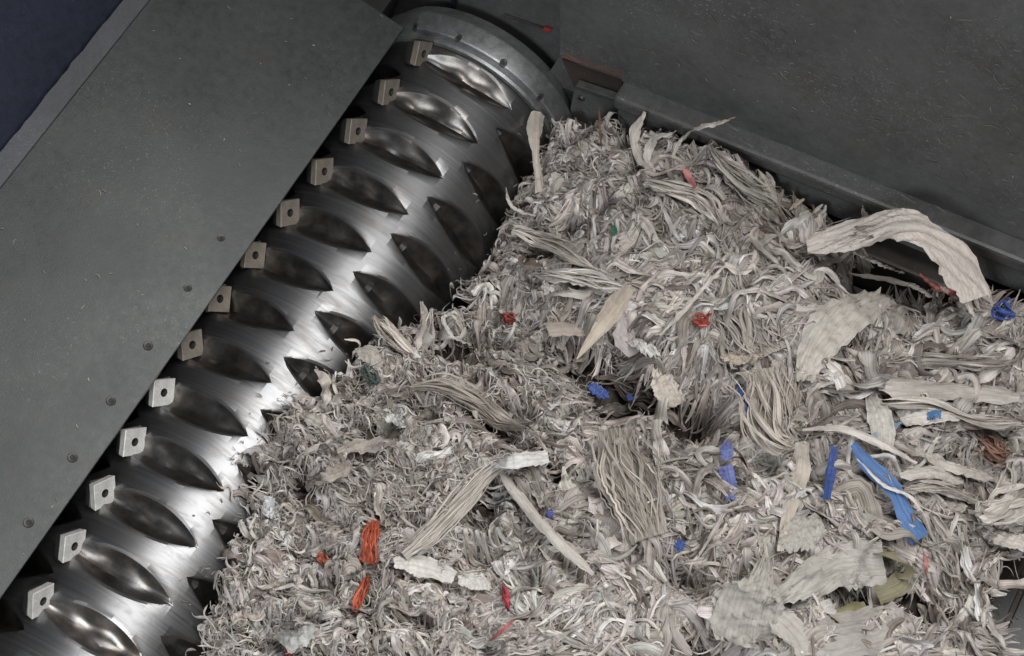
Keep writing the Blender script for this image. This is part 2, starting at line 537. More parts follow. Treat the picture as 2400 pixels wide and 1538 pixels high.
D = np.array([depth_of(r) for r in rings])
W = np.maximum(D * 1.12, 0.0004)
YC = Y0 - PITCHY * rings
bound = []                                   # between ring i and i+1 (going -y)
for i in range(len(rings) - 1):
    mid = (YC[i] + YC[i + 1]) / 2
    bound.append(mid - (W[i] - W[i + 1]) / 2)
bound = [np.full(NT + 1, -0.0605)] + bound + [np.full(NT + 1, YC[-1] - 0.03)]
pk_noise = Waves(0.035, 12, 31); tr_ = np.radians(theta)
cols_y, cols_r, cols_p = [np.full(NT + 1, -0.056)], [np.full(NT + 1, R - 0.004)], [np.zeros(NT + 1)]
zero = np.zeros(NT + 1)
for i in range(len(rings)):
    top, bot = bound[i], bound[i + 1]
    w, d, yc = W[i], D[i], YC[i]
    bev = np.minimum(0.0036, d * 0.5) + 0.0002
    seq = [(top, zero, zero)]
    if i > 0:
        seq = []                              # shared with the ring before
    if i == 0:
        pass
    else:
        pass
    edge = np.minimum(top, yc + w + bev)
    if i == 0:
        cols_y.append(top); cols_r.append(np.full(NT + 1, R)); cols_p.append(zero)
    inn = np.clip(d - 0.0014, 0, None)
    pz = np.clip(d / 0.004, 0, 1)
    rows_ = [(yc + w + bev, zero, zero)]
    for uu in (0.95, 0.82, 0.64, 0.44, 0.22, 0.0, -0.22, -0.44, -0.64, -0.82, -0.95):
        wob = pk_noise(tr_ * R * 0.45 + i * 0.7, (yc + uu * w) * 0.8) * 0.0026 * pz * (1 - abs(uu) ** 4)
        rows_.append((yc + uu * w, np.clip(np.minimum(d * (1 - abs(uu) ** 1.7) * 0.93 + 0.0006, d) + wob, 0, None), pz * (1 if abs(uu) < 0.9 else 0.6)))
    rows_.append((yc - w - bev, zero, zero))
    for (yy, dep, pk) in rows_:
        cols_y.append(yy); cols_r.append(R - dep); cols_p.append(pk)
    cols_y.append(bot); cols_r.append(np.full(NT + 1, R)); cols_p.append(zero)
CY = np.array(cols_y); CR = np.array(cols_r); CP = np.array(cols_p)
nc = len(CY)
tr = np.radians(theta)
V = np.stack([CR * np.cos(tr), CY, CR * np.sin(tr)], -1)[:, :NT].reshape(-1, 3) - RL
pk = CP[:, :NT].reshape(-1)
uv = np.stack([np.repeat(tr[None, :NT], nc, 0) * R, CY[:, :NT]], -1).reshape(-1, 2)
ii, jj = np.meshgrid(np.arange(nc - 1), np.arange(NT), indexing='ij')
jn = (jj + 1) % NT
F = np.stack([ii * NT + jj, ii * NT + jn, (ii + 1) * NT + jn, (ii + 1) * NT + jj], -1).reshape(-1, 4)
me = np_mesh('drum', V, F, uv=uv)
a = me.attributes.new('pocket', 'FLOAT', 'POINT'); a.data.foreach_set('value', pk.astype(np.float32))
me.set_sharp_from_angle(angle=math.radians(24))
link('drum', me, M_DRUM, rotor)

# flange at the rotor's far end
prof = [(-0.0555, 0.190), (-0.0535, 0.2035), (-0.0480, 0.2055), (-0.0415, 0.2035), (-0.0405, 0.2150), (-0.0380, 0.2175), (-0.004, 0.2225), (0.0, 0.2215), (0.004, 0.215), (0.03, 0.205), (0.03, 0.05)]
nf = 180
V = []; F = []
for (y, r) in prof:
    for k in range(nf):
        t = 2 * PI * k / nf
        V.append((r * math.cos(t), y, r * math.sin(t)))
for i in range(len(prof) - 1):
    for k in range(nf):
        F.append((i * nf + k, i * nf + (k + 1) % nf, (i + 1) * nf + (k + 1) % nf, (i + 1) * nf + k))
me = np_mesh('flange', np.array(V) - RL, np.array(F))
me.set_sharp_from_angle(angle=math.radians(25))
fl = link('flange', me, M_FLANGE, rotor)
for k in range(14):
    t = math.radians(8 + k * 360 / 14)
    place_screw(np.array((0.2165 * math.cos(t), -0.0365, 0.2172 * math.sin(t))) - RL, (math.cos(t), -0.5, math.sin(t)), fl, 'flange_screw', 0.95)

# knives: square plates standing on a corner, in sloping holders
HD = 0.0325                                   # half diagonal


def knife_mesh():
    bm = bmesh.new()
    # local: x = axial, z = radial, y = facing direction (cutting face at y=0, body behind at -y)
    prof4 = [(0, HD), (HD, 0), (0, -HD), (-HD, 0)]
    nh = 16
    def ring(s, y):
        return [bm.verts.new((x * s, y, z * s)) for x, z in prof4]
    def circ(r, y):
        return [bm.verts.new((r * math.sin(2 * PI * k / nh), y, r * math.cos(2 * PI * k / nh))) for k in range(nh)]
    o, o2, bk_ = ring(0.96, 0.0), ring(1.0, -0.0012), ring(0.92, -0.013)
    c1, c2, c3 = circ(0.0074, -0.0006), circ(0.0052, -0.005), circ(0.0046, -0.011)
    for i in range(4):
        j = (i + 1) % 4
        bm.faces.new((o[i], o[j], o2[j], o2[i])); bm.faces.new((o2[i], o2[j], bk_[j], bk_[i]))
        q = nh // 4
        for k in range(q):
            a_, b_ = c1[(i * q + k) % nh], c1[(i * q + k + 1) % nh]
            if k < q // 2:
                bm.faces.new((o[i], a_, b_))
            else:
                bm.faces.new((o[j], a_, b_))
            if k == q // 2:
                bm.faces.new((o[i], a_, o[j]))
    for k in range(nh):
        j = (k + 1) % nh
        for f_ in (bm.faces.new((c1[k], c1[j], c2[j], c2[k])), bm.faces.new((c2[k], c2[j], c3[j], c3[k]))):
            f_.material_index = 1  # hole walls coloured near-black, the hole's shade painted in
    bm.faces.new(bk_)
    return bm_mesh(bm, 'knife', True, 30)


def holder_mesh():
    bm = bmesh.new()
    secs = [(-0.0125, 0.97, 0.0), (-0.026, 0.84, -0.003), (-0.042, 0.5, -0.016), (-0.056, 0.2, -0.030)]
    rs = []
    for y, s, dz in secs:
        rs.append([bm.verts.new((x * s, y, z * s + dz)) for x, z in ((0, HD), (HD * .5, HD * .5), (HD, 0), (0, -HD), (-HD, 0), (-HD * .5, HD * .5))])
    for a_, b_ in zip(rs, rs[1:]):
        for i in range(6):
            j = (i + 1) % 6
            bm.faces.new((a_[i], a_[j], b_[j], b_[i]))
    bm.faces.new(rs[0]); bm.faces.new(rs[-1])
    return bm_mesh(bm, 'knife_holder', True, 30)


def bolt_mesh():
    bm = bmesh.new()
    bmesh.ops.create_cone(bm, cap_ends=True, segments=12, radius1=0.0044, radius2=0.0040, depth=0.005)
    bmesh.ops.rotate(bm, verts=bm.verts, cent=(0, 0, 0), matrix=Matrix.Rotation(PI / 2, 3, 'X'))
    bmesh.ops.translate(bm, verts=bm.verts, vec=(0, -0.012, 0))
    return bm_mesh(bm, 'knife_bolt', True, 35)


KM, HM, BM = knife_mesh(), holder_mesh(), bolt_mesh()
KM.materials.append(M_KNIFE); KM.materials.append(M_DARK); HM.materials.append(M_HOLDER); BM.materials.append(M_DARK)
KW, KD = KM.copy(), KM.copy()
KW.materials[0] = M_KNIFE_DULL; KD.materials[0] = M_KNIFE_DARK
krnd = random.Random(3)
for row in (0, 1, 2):
    for i in range(13 if row != 1 else 13):
        q = i + (0.5 if row == 1 else 0.0)
        if row == 2 and i > 7:
            continue                           # under the heap
        if row == 1 and q > 11:
            continue
        ang = math.radians(knife_angle(q) - 60 * row)
        rad = 0.2105 if row == 0 else 0.171
        rv = Vector((math.cos(ang), 0, math.sin(ang)))
        tv = Vector((math.sin(ang), 0, -math.cos(ang)))      # direction of rotation (clockwise)
        av = rv.cross(tv) * -1
        M3 = Matrix((tv.cross(rv), tv, rv)).transposed()
        tiltm = Matrix.Rotation(math.radians(krnd.uniform(-9, 9)), 3, 'Y')
        o = link('knife', KM, None, rotor)
        o.matrix_local = Matrix.Translation(rv * rad + Vector((0, Y0 - PITCHY * q, 0)) - Vector(RL)) @ (M3 @ tiltm).to_4x4()
        if row or i < 8:
            o.data = KD if row else KW
            o.data.name = 'knife'
        if row:
            o.scale = (0.86, 0.86, 0.86)
        bo = link('knife_bolt', BM, None, o)
        if row:
            continue
        h = link('knife_holder', HM, None, rotor)
        h.matrix_local = Matrix.Translation(rv * rad + Vector((0, Y0 - PITCHY * q, 0)) - Vector(RL)) @ M3.to_4x4()

# ------------------------------------------------------------------ bed under the heap
bed = tag(empty('bed_plate', sl(0.9, -0.5, -0.06)), 'bare grey steel bed plate showing beyond the right edge of the heap', 'plate')
LB = np.array(bed.location)
bm = bmesh.new()
sJ = float(on_n(2357, 1450, -0.06) @ E1)
frame_box(bm, sl(0.27, -2.2, -0.085) - LB, (sJ - 0.27) * E1, (0, 2.165, 0), 0.025 * E2, 0.002)
link('bed_sheet', bm_mesh(bm, 'bed_sheet'), M_WALL, bed)
bm = bmesh.new()
frame_box(bm, sl(sJ + 0.01, -2.2, -0.085) - LB, 1.2 * E1, (0, 2.165, 0), 0.025 * E2, 0.002)
link('outer_sheet', bm_mesh(bm, 'outer_sheet'), M_WALL, bed)
bm = bmesh.new()
frame_box(bm, sl(sJ + 0.0005, -2.2, -0.088) - LB, 0.009 * E1, (0, 2.165, 0), 0.022 * E2, 0.001)
link('joint_strip', bm_mesh(bm, 'joint_strip'), M_RUSTY, bed)

# ------------------------------------------------------------------ heap surface
POLY = [(1310, 300), (1292, 390), (1222, 480), (1200, 560), (1135, 650), (1100, 745), (1015, 785), (890, 825), (840, 880), (755, 935), (660, 1005),
        (612, 1100), (615, 1200), (580, 1275), (545, 1360), (508, 1440), (490, 1560), (478, 1660), (1000, 1680), (1500, 1680), (2262, 1660), (2285, 1540), (2308, 1430),
        (2330, 1365), (2352, 1296), (2420, 1280), (2540, 1280), (2560, 1000), (2540, 860), (2405, 800), (2330, 740), (2200, 700), (2060, 660), (1990, 600), (1925, 525),
        (1850, 495), (1800, 455), (1715, 405), (1640, 355), (1560, 335), (1480, 335), (1400, 312), (1340, 296)]
ctrl = []
poly_sy = []
for k, (px, py) in enumerate(POLY):
    if k <= 17:
        p = on_cyl(px, py, 0.208)
        if p is None:
            p = on_n(px, py, 0.06)
    elif k <= 20:
        p = on_n(px, py, 0.14)
    elif k <= 26:
        p = on_n(px, py, 0.05)
    elif k <= 28:
        p = on_n(px, py, 0.10)
    else:
        p = on_n(px, py, 0.085)
        if p[1] > -0.045:
            p = on_y(px, py, -0.045)
    poly_sy.append((p @ E1, p[1]))
    ctrl.append((p @ E1, p[1], p @ E2))
for px, py, n in ((900, 1300, .175), (760, 1100, .185), (1050, 950, .165), (1250, 1200, .165), (1500, 1050, .15), (1480, 560, .155), (1300, 700, .13), (1680, 660, .175), (1560, 760, .155), (1450, 900, .05), (1640, 960, .075), (1350, 830, .09), (1900, 1000, .135), (1850, 1400, .15),
                  (1500, 1400, .16), (2200, 1000, .125), (2250, 850, .09), (2150, 1250, .12), (1950, 760, .15), (1600, 480, .145), (1620, 830, .125), (1150, 1450, .165), (2050, 1400, .11)):
    p = on_n(px, py, n)
    ctrl.append((p @ E1, p[1], n))
ctrl = np.array(ctrl); poly_sy = np.array(poly_sy)
wA, wB, wC = Waves(0.26, 12, 1), Waves(0.11, 14, 2), Waves(0.04, 14, 3)


def H0(s, y):
    s = np.asarray(s, float); y = np.asarray(y, float)
    num = np.zeros(np.broadcast(s, y).shape); den = np.zeros_like(num)
    for (a, b, n) in ctrl:
        w = 1.0 / ((s - a) ** 2 + (y - b) ** 2 + 0.0016) ** 1.6
        num += w * n; den += w
    return num / den


HOLLOWS = []                                  # (s, y, radius, depth) of the dark hollows between clumps


def HS(s, y):
    b = wB(s, y)
    h = H0(s, y) + 0.016 * wA(s, y) + 0.022 * (1 - 1.6 * np.abs(b)) + 0.004 * wC(s, y)
    for (a, c, r, d) in HOLLOWS:
        h = h - d * np.exp(-((s - a) ** 2 + (y - c) ** 2) / (r * r))
    return h


def poly_dist(s, y):
    """signed distance to the heap's outline: negative inside"""
    s = np.asarray(s, float).ravel(); y = np.asarray(y, float).ravel()
    d = np.full(s.shape, 9.0); ins = np.zeros(s.shape, bool)
    n = len(poly_sy)
    for i in range(n):
        ax, ay = poly_sy[i]; bx, by = poly_sy[(i + 1) % n]
        ex, ey = bx - ax, by - ay
        t = np.clip(((s - ax) * ex + (y - ay) * ey) / (ex * ex + ey * ey + 1e-12), 0, 1)
        d = np.minimum(d, np.hypot(s - ax - t * ex, y - ay - t * ey))
        if abs(ey) > 1e-12:
            c = ((ay > y) != (by > y)) & (s < ex * (y - ay) / ey + ax)
            ins ^= c
    return np.where(ins, -d, d)


def from_px(px, py, lift=0.0):
    n = 0.12
    for _ in range(8):
        p = on_n(px, py, n)
        n = float(HS(p @ E1, p[1])) + lift
    p = on_n(px, py, n)
    return np.array((p @ E1, p[1], n))


def push_out(P):
    """keep pieces outside the drum, in front of the wall foot"""
    r = np.hypot(P[..., 0], P[..., 2])
    k = np.where((r < 0.2065) & (P[..., 2] > -0.1), 0.2065 / np.maximum(r, 1e-4), 1.0)
    P[..., 0] *= k; P[..., 2] *= k
    P[..., 1] = np.minimum(P[..., 1], -0.034 + 0.0 * P[..., 1])
    return P


for (px, py, rp, d) in ((720, 1165, 30, .07), (1470, 895, 85, .09), (1350, 815, 50, .06), (1640, 975, 60, .06), (1180, 1010, 40, .05), (1150, 1180, 45, .05), (1990, 800, 45, .05), (2010, 640, 50, .09), (2120, 660, 50, .09), (2060, 610, 40, .08),
                        (1620, 960, 50, .05), (1990, 1395, 40, .06), (2100, 1380, 40, .06), (1330, 520, 35, .04), (1590, 1350, 40, .04), (880, 1050, 30, .04), (1060, 800, 50, .06), (1660, 1560, 60, .05), (1310, 1130, 30, .05), (2180, 1420, 50, .03), (2250, 1330, 40, .06)):
    p = on_n(px, py, 0.13)
    HOLLOWS.append((p @ E1, p[1], rp / 1260.0, d))
smin, ymin = poly_sy.min(0) - 0.03
smax, ymax = poly_sy.max(0) + 0.03
gs, gy = np.meshgrid(np.linspace(smin, smax, 260), np.linspace(ymin, ymax, 260), indexing='ij')
pd = poly_dist(gs, gy).reshape(gs.shape)
gh = HS(gs, gy) - 0.020 + 0.006 * wC(gs, gy) + 0.004 * Waves(0.018, 14, 9)(gs, gy)
edge = np.clip(pd + 0.03, 0, None)
gh = gh - 2.2 * edge
gh = np.maximum(gh, -0.0595)
P = gs[..., None] * E1 + gy[..., None] * EY + gh[..., None] * E2
n_, m_ = gs.shape
a, b = np.meshgrid(np.arange(n_ - 1), np.arange(m_ - 1), indexing='ij')
F = np.stack([a * m_ + b, (a + 1) * m_ + b, (a + 1) * m_ + b + 1, a * m_ + b + 1], -1).reshape(-1, 4)
rr = np.hypot(P[..., 0], P[..., 2])
okv = ((pd < 0.02) & (rr > 0.203)).ravel()
F = F[okv[F].all(1)]
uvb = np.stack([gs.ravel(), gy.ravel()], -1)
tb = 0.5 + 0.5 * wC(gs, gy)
colb = (np.array((0.16, 0.135, 0.115))[None] * (0.6 + 0.5 * tb.ravel()[:, None]))  # core tinted dark to deepen the shade between shreds, darkest in its dips
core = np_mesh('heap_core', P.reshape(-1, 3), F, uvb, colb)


# ------------------------------------------------------------------ strips of shredded material
def sweep(C, Wd, roll, fold, M, wr_amp=0.0, wr_f=3.0, seed=None, ragged=0.0):
    """C (N,K,3) centre lines, Wd (N,K) widths, roll (N,K) turn about the line, fold (N,1) -> verts (N,K,M,3)"""
    T = np.gradient(C, axis=1)
    T /= np.linalg.norm(T, axis=-1, keepdims=True) + 1e-9
    B = np.cross(T, E2); B /= np.linalg.norm(B, axis=-1, keepdims=True) + 1e-6
    N2 = np.cross(B, T)
    ca, sa = np.cos(roll)[..., None], np.sin(roll)[..., None]
    X = B * ca + N2 * sa
    Z = -B * sa + N2 * ca
    n_, K = C.shape[:2]
    u = np.linspace(-0.5, 0.5, M)[None, None, :] + np.zeros((n_, K, 1))
    r = np.random.default_rng(seed)
    if ragged:
        for side in (-1, 1):
            e = 0.45 * r.normal(0, ragged, (n_, K, 1)) + ragged * 0.9 * np.sin(np.linspace(0, 23, K)[None, :, None] + r.uniform(0, 6, (n_, 1, 1))) + ragged * 1.4 * np.sin(np.linspace(0, 9, K)[None, :, None] + r.uniform(0, 6, (n_, 1, 1)))
            u = np.where(u * side > 0, u * (1 + e), u)
    V = C[:, :, None, :] + X[:, :, None, :] * (Wd[:, :, None] * u)[..., None]
    f = (fold[:, :, None] * Wd[:, :, None]) * (np.cos(PI * np.clip(u, -.6, .6)) - 0.6)
    if wr_amp:
        t = np.linspace(0, 1, K)[None, :, None]
        g = 0
        for q in range(5):
            ph = r.uniform(0, 6.28, (n_, 1, 1, 2)); fq = wr_f * r.uniform(0.3, 1.6); ft = r.normal(0, 3.0) if q < 3 else r.uniform(2, 6)
            if q >= 3:
                fq *= 0.4
            w = np.sin(2 * PI * (fq * u + ft * t) + ph[..., 0] + 1.2 * np.sin(5 * t + 3 * u + ph[..., 1]))
            g = g + (1 - 2 * np.abs(w) ** 0.8) * (1.0 if q < 3 else 0.7) * r.uniform(.5, 1.2)
        f = f + wr_amp * 0.75 * g
    return V + Z[:, :, None, :] * f[..., None]


def grid_faces(Nn, K, M):
    n, k, m = np.meshgrid(np.arange(Nn), np.arange(K - 1), np.arange(M - 1), indexing='ij')
    b = (n * K + k) * M + m
    return np.stack([b, b + M, b + M + 1, b + 1], -1).reshape(-1, 4)


def strip_uv(Wd, L, Nn, K, M, r):
    u = np.linspace(-0.5, 0.5, M)[None, None, :] * Wd[:, :, None] + r.uniform(0, 5, (Nn, 1, 1))
    v = np.linspace(0, 1, K)[None, :, None] * np.asarray(L).reshape(-1, 1, 1) + r.uniform(0, 5, (Nn, 1, 1)) + 0 * u
    return np.stack([u, v], -1).reshape(-1, 2)


def lay(cs, cy, phi, L, Wd, tint, r, K=12, M=3, curl=1.0, wig=0.6, lift=0.012, arch=0.012, slope=0.25, rollsd=0.5, twist=0.8, fold=0.25, taper=None, follow=1.0, rip=0.06, wr=0.0):
    """many strips at once, laid over the heap -> verts, faces, uv, colours"""
    Nn = len(cs)
    t = np.linspace(-0.5, 0.5, K)[None]
    cv = r.normal(0, curl, (Nn, 1)); wg = r.normal(0, wig, (Nn, 1)); fr = r.uniform(0.7, 1.8, (Nn, 1)); ph = r.uniform(0, 6.28, (Nn, 1))
    hd = phi[:, None] + cv * t * 2 + wg * np.sin(2 * PI * fr * t + ph)
    st = (L / (K - 1))[:, None]
    xs = np.cumsum(np.cos(hd) * st, 1); ys = np.cumsum(np.sin(hd) * st, 1)
    xs += cs[:, None] - xs[:, K // 2][:, None]; ys += cy[:, None] - ys[:, K // 2][:, None]
    hc = HS(cs, cy)[:, None]
    h = HS(xs, ys)
    h = h * follow + hc * (1 - follow)
    sg = r.normal(0, slope, (Nn, 1))
    n = h + r.uniform(0.0, 1.0, (Nn, 1)) ** 1.5 * lift + np.abs(r.normal(0, 1, (Nn, 1))) * arch * np.cos(PI * t) + sg * t * L[:, None]
    n += r.normal(0, rip, (Nn, 1)) * L[:, None] * np.sin(2 * PI * r.uniform(0.6, 1.6, (Nn, 1)) * t + r.uniform(0, 6.28, (Nn, 1)))
    n = np.maximum(n, h - 0.012)
    C = xs[..., None] * E1 + ys[..., None] * EY + n[..., None] * E2
    tp = r.uniform(0.03, 0.3, (Nn, 1)) if taper is None else taper
    prof = np.clip((0.5 - np.abs(t)) / tp, 0.18, 1) ** 0.8 * (1 + 0.22 * np.sin(2 * PI * 1.7 * t + ph)) * r.uniform(0.8, 1.2, (Nn, K))
    Wk = Wd[:, None] * prof
    roll = r.normal(0, rollsd, (Nn, 1)) + r.normal(0, twist, (Nn, 1)) * t * 2
    fd = r.normal(fold, fold * 0.6, (Nn, 1))
    V = push_out(sweep(C, Wk, roll, fd, M, wr, 1.3, 4, 0.08 if wr else 0.0))
    uv = strip_uv(Wk, L, Nn, K, M, r)
    tint = tint * (1 + 0.16 * w_tone(cs, cy) + 0.10 * w_tone2(cs, cy))[:, None]
    jit = 1 + 0.10 * r.normal(0, 1, (Nn, K, 1, 1))
    col = (tint[:, None, None, :] * jit + np.zeros((1, 1, M, 1))).reshape(-1, 3)
    return V.reshape(-1, 3), grid_faces(Nn, K, M), uv, np.clip(col, 0.01, 0.9)


class Batch:
    def __init__(s):
        s.p = []; s.n = 0

    def add(s, q):
        V, F, uv, c = q
        s.p.append((V, F + s.n, uv, c)); s.n += len(V)

    def mesh(s, name):
        return np_mesh(name, *(np.concatenate([q[k] for q in s.p]) for k in range(4)))


PAL = np.array([(0.60, 0.545, 0.49), (0.52, 0.475, 0.425), (0.66, 0.615, 0.565), (0.45, 0.40, 0.35), (0.55, 0.525, 0.49), (0.60, 0.53, 0.46), (0.37, 0.32, 0.28), (0.72, 0.69, 0.65), (0.49, 0.47, 0.44), (0.25, 0.20, 0.165), (0.80, 0.78, 0.75)])
PW = np.array([0.18, 0.15, 0.14, 0.11, 0.11, 0.07, 0.08, 0.04, 0.04, 0.09, 0.02])
PW = PW / PW.sum()


def tints(n, r):
    c = PAL[r.choice(len(PAL), n, p=PW)]
    c = (c * 0.66 + 0.34 * c.mean(1, keepdims=True)) * np.array((1.01, 1.0, 1.005))
    return c * r.normal(1, 0.09, (n, 1)) * r.normal(1, 0.015, (n, 3))


def seeds(n, r, margin=0.012, hol=1.0):
    out = []
    tot = 0
    while tot < n:
        s = r.uniform(smin, smax, n); y = r.uniform(ymin, ymax, n)
        k = poly_dist(s, y) < -margin
        for (a_, c_, r_, d_) in HOLLOWS:
            k &= ((s - a_) ** 2 + (y - c_) ** 2 > (hol * r_) ** 2) | (r.uniform(0, 1, n) < 0.06)
        out.append(np.stack([s[k], y[k]], -1)); tot += k.sum()
    return np.concatenate(out)[:n]


w_tone = Waves(0.3, 10, 41); w_tone2 = Waves(0.08, 12, 42)
flow = Waves(0.34, 10, 21); flow2 = Waves(0.11, 12, 22)


def direction(s, y):
    return 0.35 + 1.5 * flow(s, y) + 0.9 * flow2(s, y)


p_cl = from_px(1000, 1250)


def curly(s, y):
    """1 in the fine curly corner near the rotor's lower end, 0 in the long-strand part"""
    d = (s - p_cl[0]) * 0.83 + (y - p_cl[1]) * 0.35
    return 1 / (1 + np.exp((d - 0.16) / 0.05))


batch = Batch()


def zone(s, y):
    p = s * 0 + 1.0
    return p


# fine long fibres, following the local direction
sd = seeds(9000, rng, 0.008)
batch.add(lay(sd[:, 0], sd[:, 1], direction(sd[:, 0], sd[:, 1]) + rng.normal(0, 0.6, len(sd)), rng.uniform(0.02, 0.085, len(sd)), rng.uniform(0.0010, 0.0026, len(sd)),
              tints(len(sd), rng) * 1.08, rng, K=12, M=2, curl=0.9, wig=0.9, lift=0.026, arch=0.006, slope=0.16))
# curled flakes in the fine corner
sd = seeds(9500, rng, 0.006); sd = sd[rng.uniform(0, 1, len(sd)) < curly(sd[:, 0], sd[:, 1]) * 0.75 + 0.06]
batch.add(lay(sd[:, 0], sd[:, 1], rng.uniform(0, 6.28, len(sd)), rng.uniform(0.018, 0.075, len(sd)), rng.gamma(1.7, 0.0036, len(sd)) + 0.0015,
              tints(len(sd), rng), rng, K=14, M=5, curl=1.1, wig=1.2, lift=0.024, arch=0.010, slope=0.22, rollsd=0.7, twist=1.6, fold=0.22, rip=0.10, taper=rng.uniform(0.02, 0.2, (len(sd), 1))))
# loose pale loops and threads
sd = seeds(16000, rng, 0.004); sd = sd[rng.uniform(0, 1, len(sd)) < curly(sd[:, 0], sd[:, 1]) * 0.75 + 0.06]
batch.add(lay(sd[:, 0], sd[:, 1], rng.uniform(0, 6.28, len(sd)), rng.uniform(0.02, 0.06, len(sd)), rng.uniform(0.0009, 0.0026, len(sd)),
              np.clip(tints(len(sd), rng) * 1.05, 0, .85), rng, K=14, M=2, curl=2.2, wig=1.4, lift=0.030, arch=0.010, slope=0.25, rip=0.08))
# strips
sd = seeds(6500, rng, 0.012, 1.55)
cl = curly(sd[:, 0], sd[:, 1])
sd = sd[rng.uniform(0, 1, len(sd)) > 0.55 * cl]; cl = curly(sd[:, 0], sd[:, 1])
batch.add(lay(sd[:, 0], sd[:, 1], direction(sd[:, 0], sd[:, 1]) + rng.normal(0, 0.33, len(sd)), rng.uniform(0.06, 0.20, len(sd)) * (1 - 0.6 * cl), rng.gamma(1.8, 0.0046, len(sd)) * (1 - 0.35 * cl) + 0.002,
              tints(len(sd), rng), rng, K=20, M=5, curl=0.4, wig=0.6, taper=rng.uniform(0.02, 0.14, (len(sd), 1)), lift=0.026, arch=0.006, slope=0.12, fold=0.25, twist=1.1))
# broad torn ribbons
sd = seeds(900, rng, 0.02, 1.7)
sd = sd[rng.uniform(0, 1, len(sd)) > 0.75 * curly(sd[:, 0], sd[:, 1])]
batch.add(lay(sd[:, 0], sd[:, 1], direction(sd[:, 0], sd[:, 1]) + rng.normal(0, 0.4, len(sd)), rng.uniform(0.07, 0.20, len(sd)), rng.uniform(0.009, 0.026, len(sd)),
              tints(len(sd), rng), rng, K=22, M=8, curl=0.3, wig=0.4, lift=0.024, arch=0.006, slope=0.10, fold=0.12, twist=0.9, rip=0.05, wr=0.0016, taper=rng.uniform(0.03, 0.3, (len(sd), 1))))
# strays dragged over the drum
sd = np.stack([rng.uniform(smin - 0.05, smax, 60000), rng.uniform(ymin, ymax, 60000)], -1)
dd_ = poly_dist(sd[:, 0], sd[:, 1]); zz_ = H0(sd[:, 0], sd[:, 1])
PP = sd[:, :1] * E1 + sd[:, 1:] * EY + zz_[:, None] * E2
sd = sd[(dd_ > 0) & (dd_ < 0.07) & (np.hypot(PP[:, 0], PP[:, 2]) < 0.235) & (rng.uniform(0, 1, len(sd)) < np.exp(-dd_ / 0.010))][:420]
batch.add(lay(sd[:, 0], sd[:, 1], rng.uniform(0, 6.28, len(sd)), rng.uniform(0.012, 0.06, len(sd)), rng.gamma(2, 0.0017, len(sd)) + 0.001,
              tints(len(sd), rng), rng, K=14, M=3, curl=0.9, wig=0.9, lift=0.012, arch=0.006, slope=0.25, fold=0.2, twist=1.2))
# ragged rim: pieces standing out of the edge
sd = seeds(30000, rng, 0.0)
dd_ = poly_dist(sd[:, 0], sd[:, 1]); sd = sd[dd_ > -0.03][:1100]
batch.add(lay(sd[:, 0], sd[:, 1], rng.uniform(0, 6.28, len(sd)), rng.uniform(0.025, 0.085, len(sd)), rng.gamma(2, 0.002, len(sd)) + 0.0012,
              tints(len(sd), rng), rng, K=14, M=3, curl=0.7, wig=0.8, lift=0.03, arch=0.008, slope=0.6, fold=0.25, twist=1.2))
batch_bundle = []
# bundles: fans of strands side by side
bs = seeds(1150, rng, 0.016, 1.7)
for i, (s, y) in enumerate(bs):
    c = float(curly(s, y))
    if rng.uniform() < 0.62 * c:
        continue
    nb = int(rng.integers(14, 30))
    Lb = rng.uniform(0.06, 0.19) * (1 - 0.45 * c)
    ph = float(direction(s, y)) + rng.normal(0, 0.55)
    wb = rng.uniform(0.018, 0.06) * (1 - 0.3 * c)
    off = rng.uniform(-0.5, 0.5, nb) * wb
    fan = rng.normal(0.0, 0.4)
    along = rng.normal(0, 0.012, nb)
    cs = s - np.sin(ph) * off + np.cos(ph) * along; cy = y + np.cos(ph) * off + np.sin(ph) * along
    tn = tints(1, rng) * rng.normal(1, 0.13, (nb, 1))
    lf = rng.uniform(0.002, 0.016)
    st0 = rng.integers(1 << 30)
    q = lay(cs, cy, ph + fan * off / wb * 2 + rng.normal(0, 0.08, nb), Lb * rng.uniform(0.6, 1.1, nb), rng.gamma(3, 0.0014, nb) + 0.0012, tn, rng, K=15, M=3,
            curl=0.16, wig=0.22, lift=0.008, arch=0.004, slope=0.08, rollsd=0.5, twist=0.7, fold=0.45, follow=0.8, rip=0.03)
    bump = 0.012 * np.sin(np.linspace(0, 2 * PI * rng.uniform(0.5, 1.4), 15) + rng.uniform(0, 6.28))
    q[0][:] = q[0] + (lf + np.tile(np.repeat(bump, 3), nb))[:, None] * E2 if False else q[0] + lf * E2
    batch_bundle.append((q, s, y, Lb * wb, tn.mean()))
order = np.argsort([-b[3] for b in batch_bundle])
IND = 120
for k in order[IND:]:
    batch.add(batch_bundle[k][0])
heap = link('shredded_paper', batch.mesh('shredded_paper'), M_SHRED)
tag(heap, 'heap of pale beige grey shredded paper piled against the rotor', 'shredded paper', kind='stuff')
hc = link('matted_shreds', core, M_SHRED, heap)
tag(hc, kind='stuff')


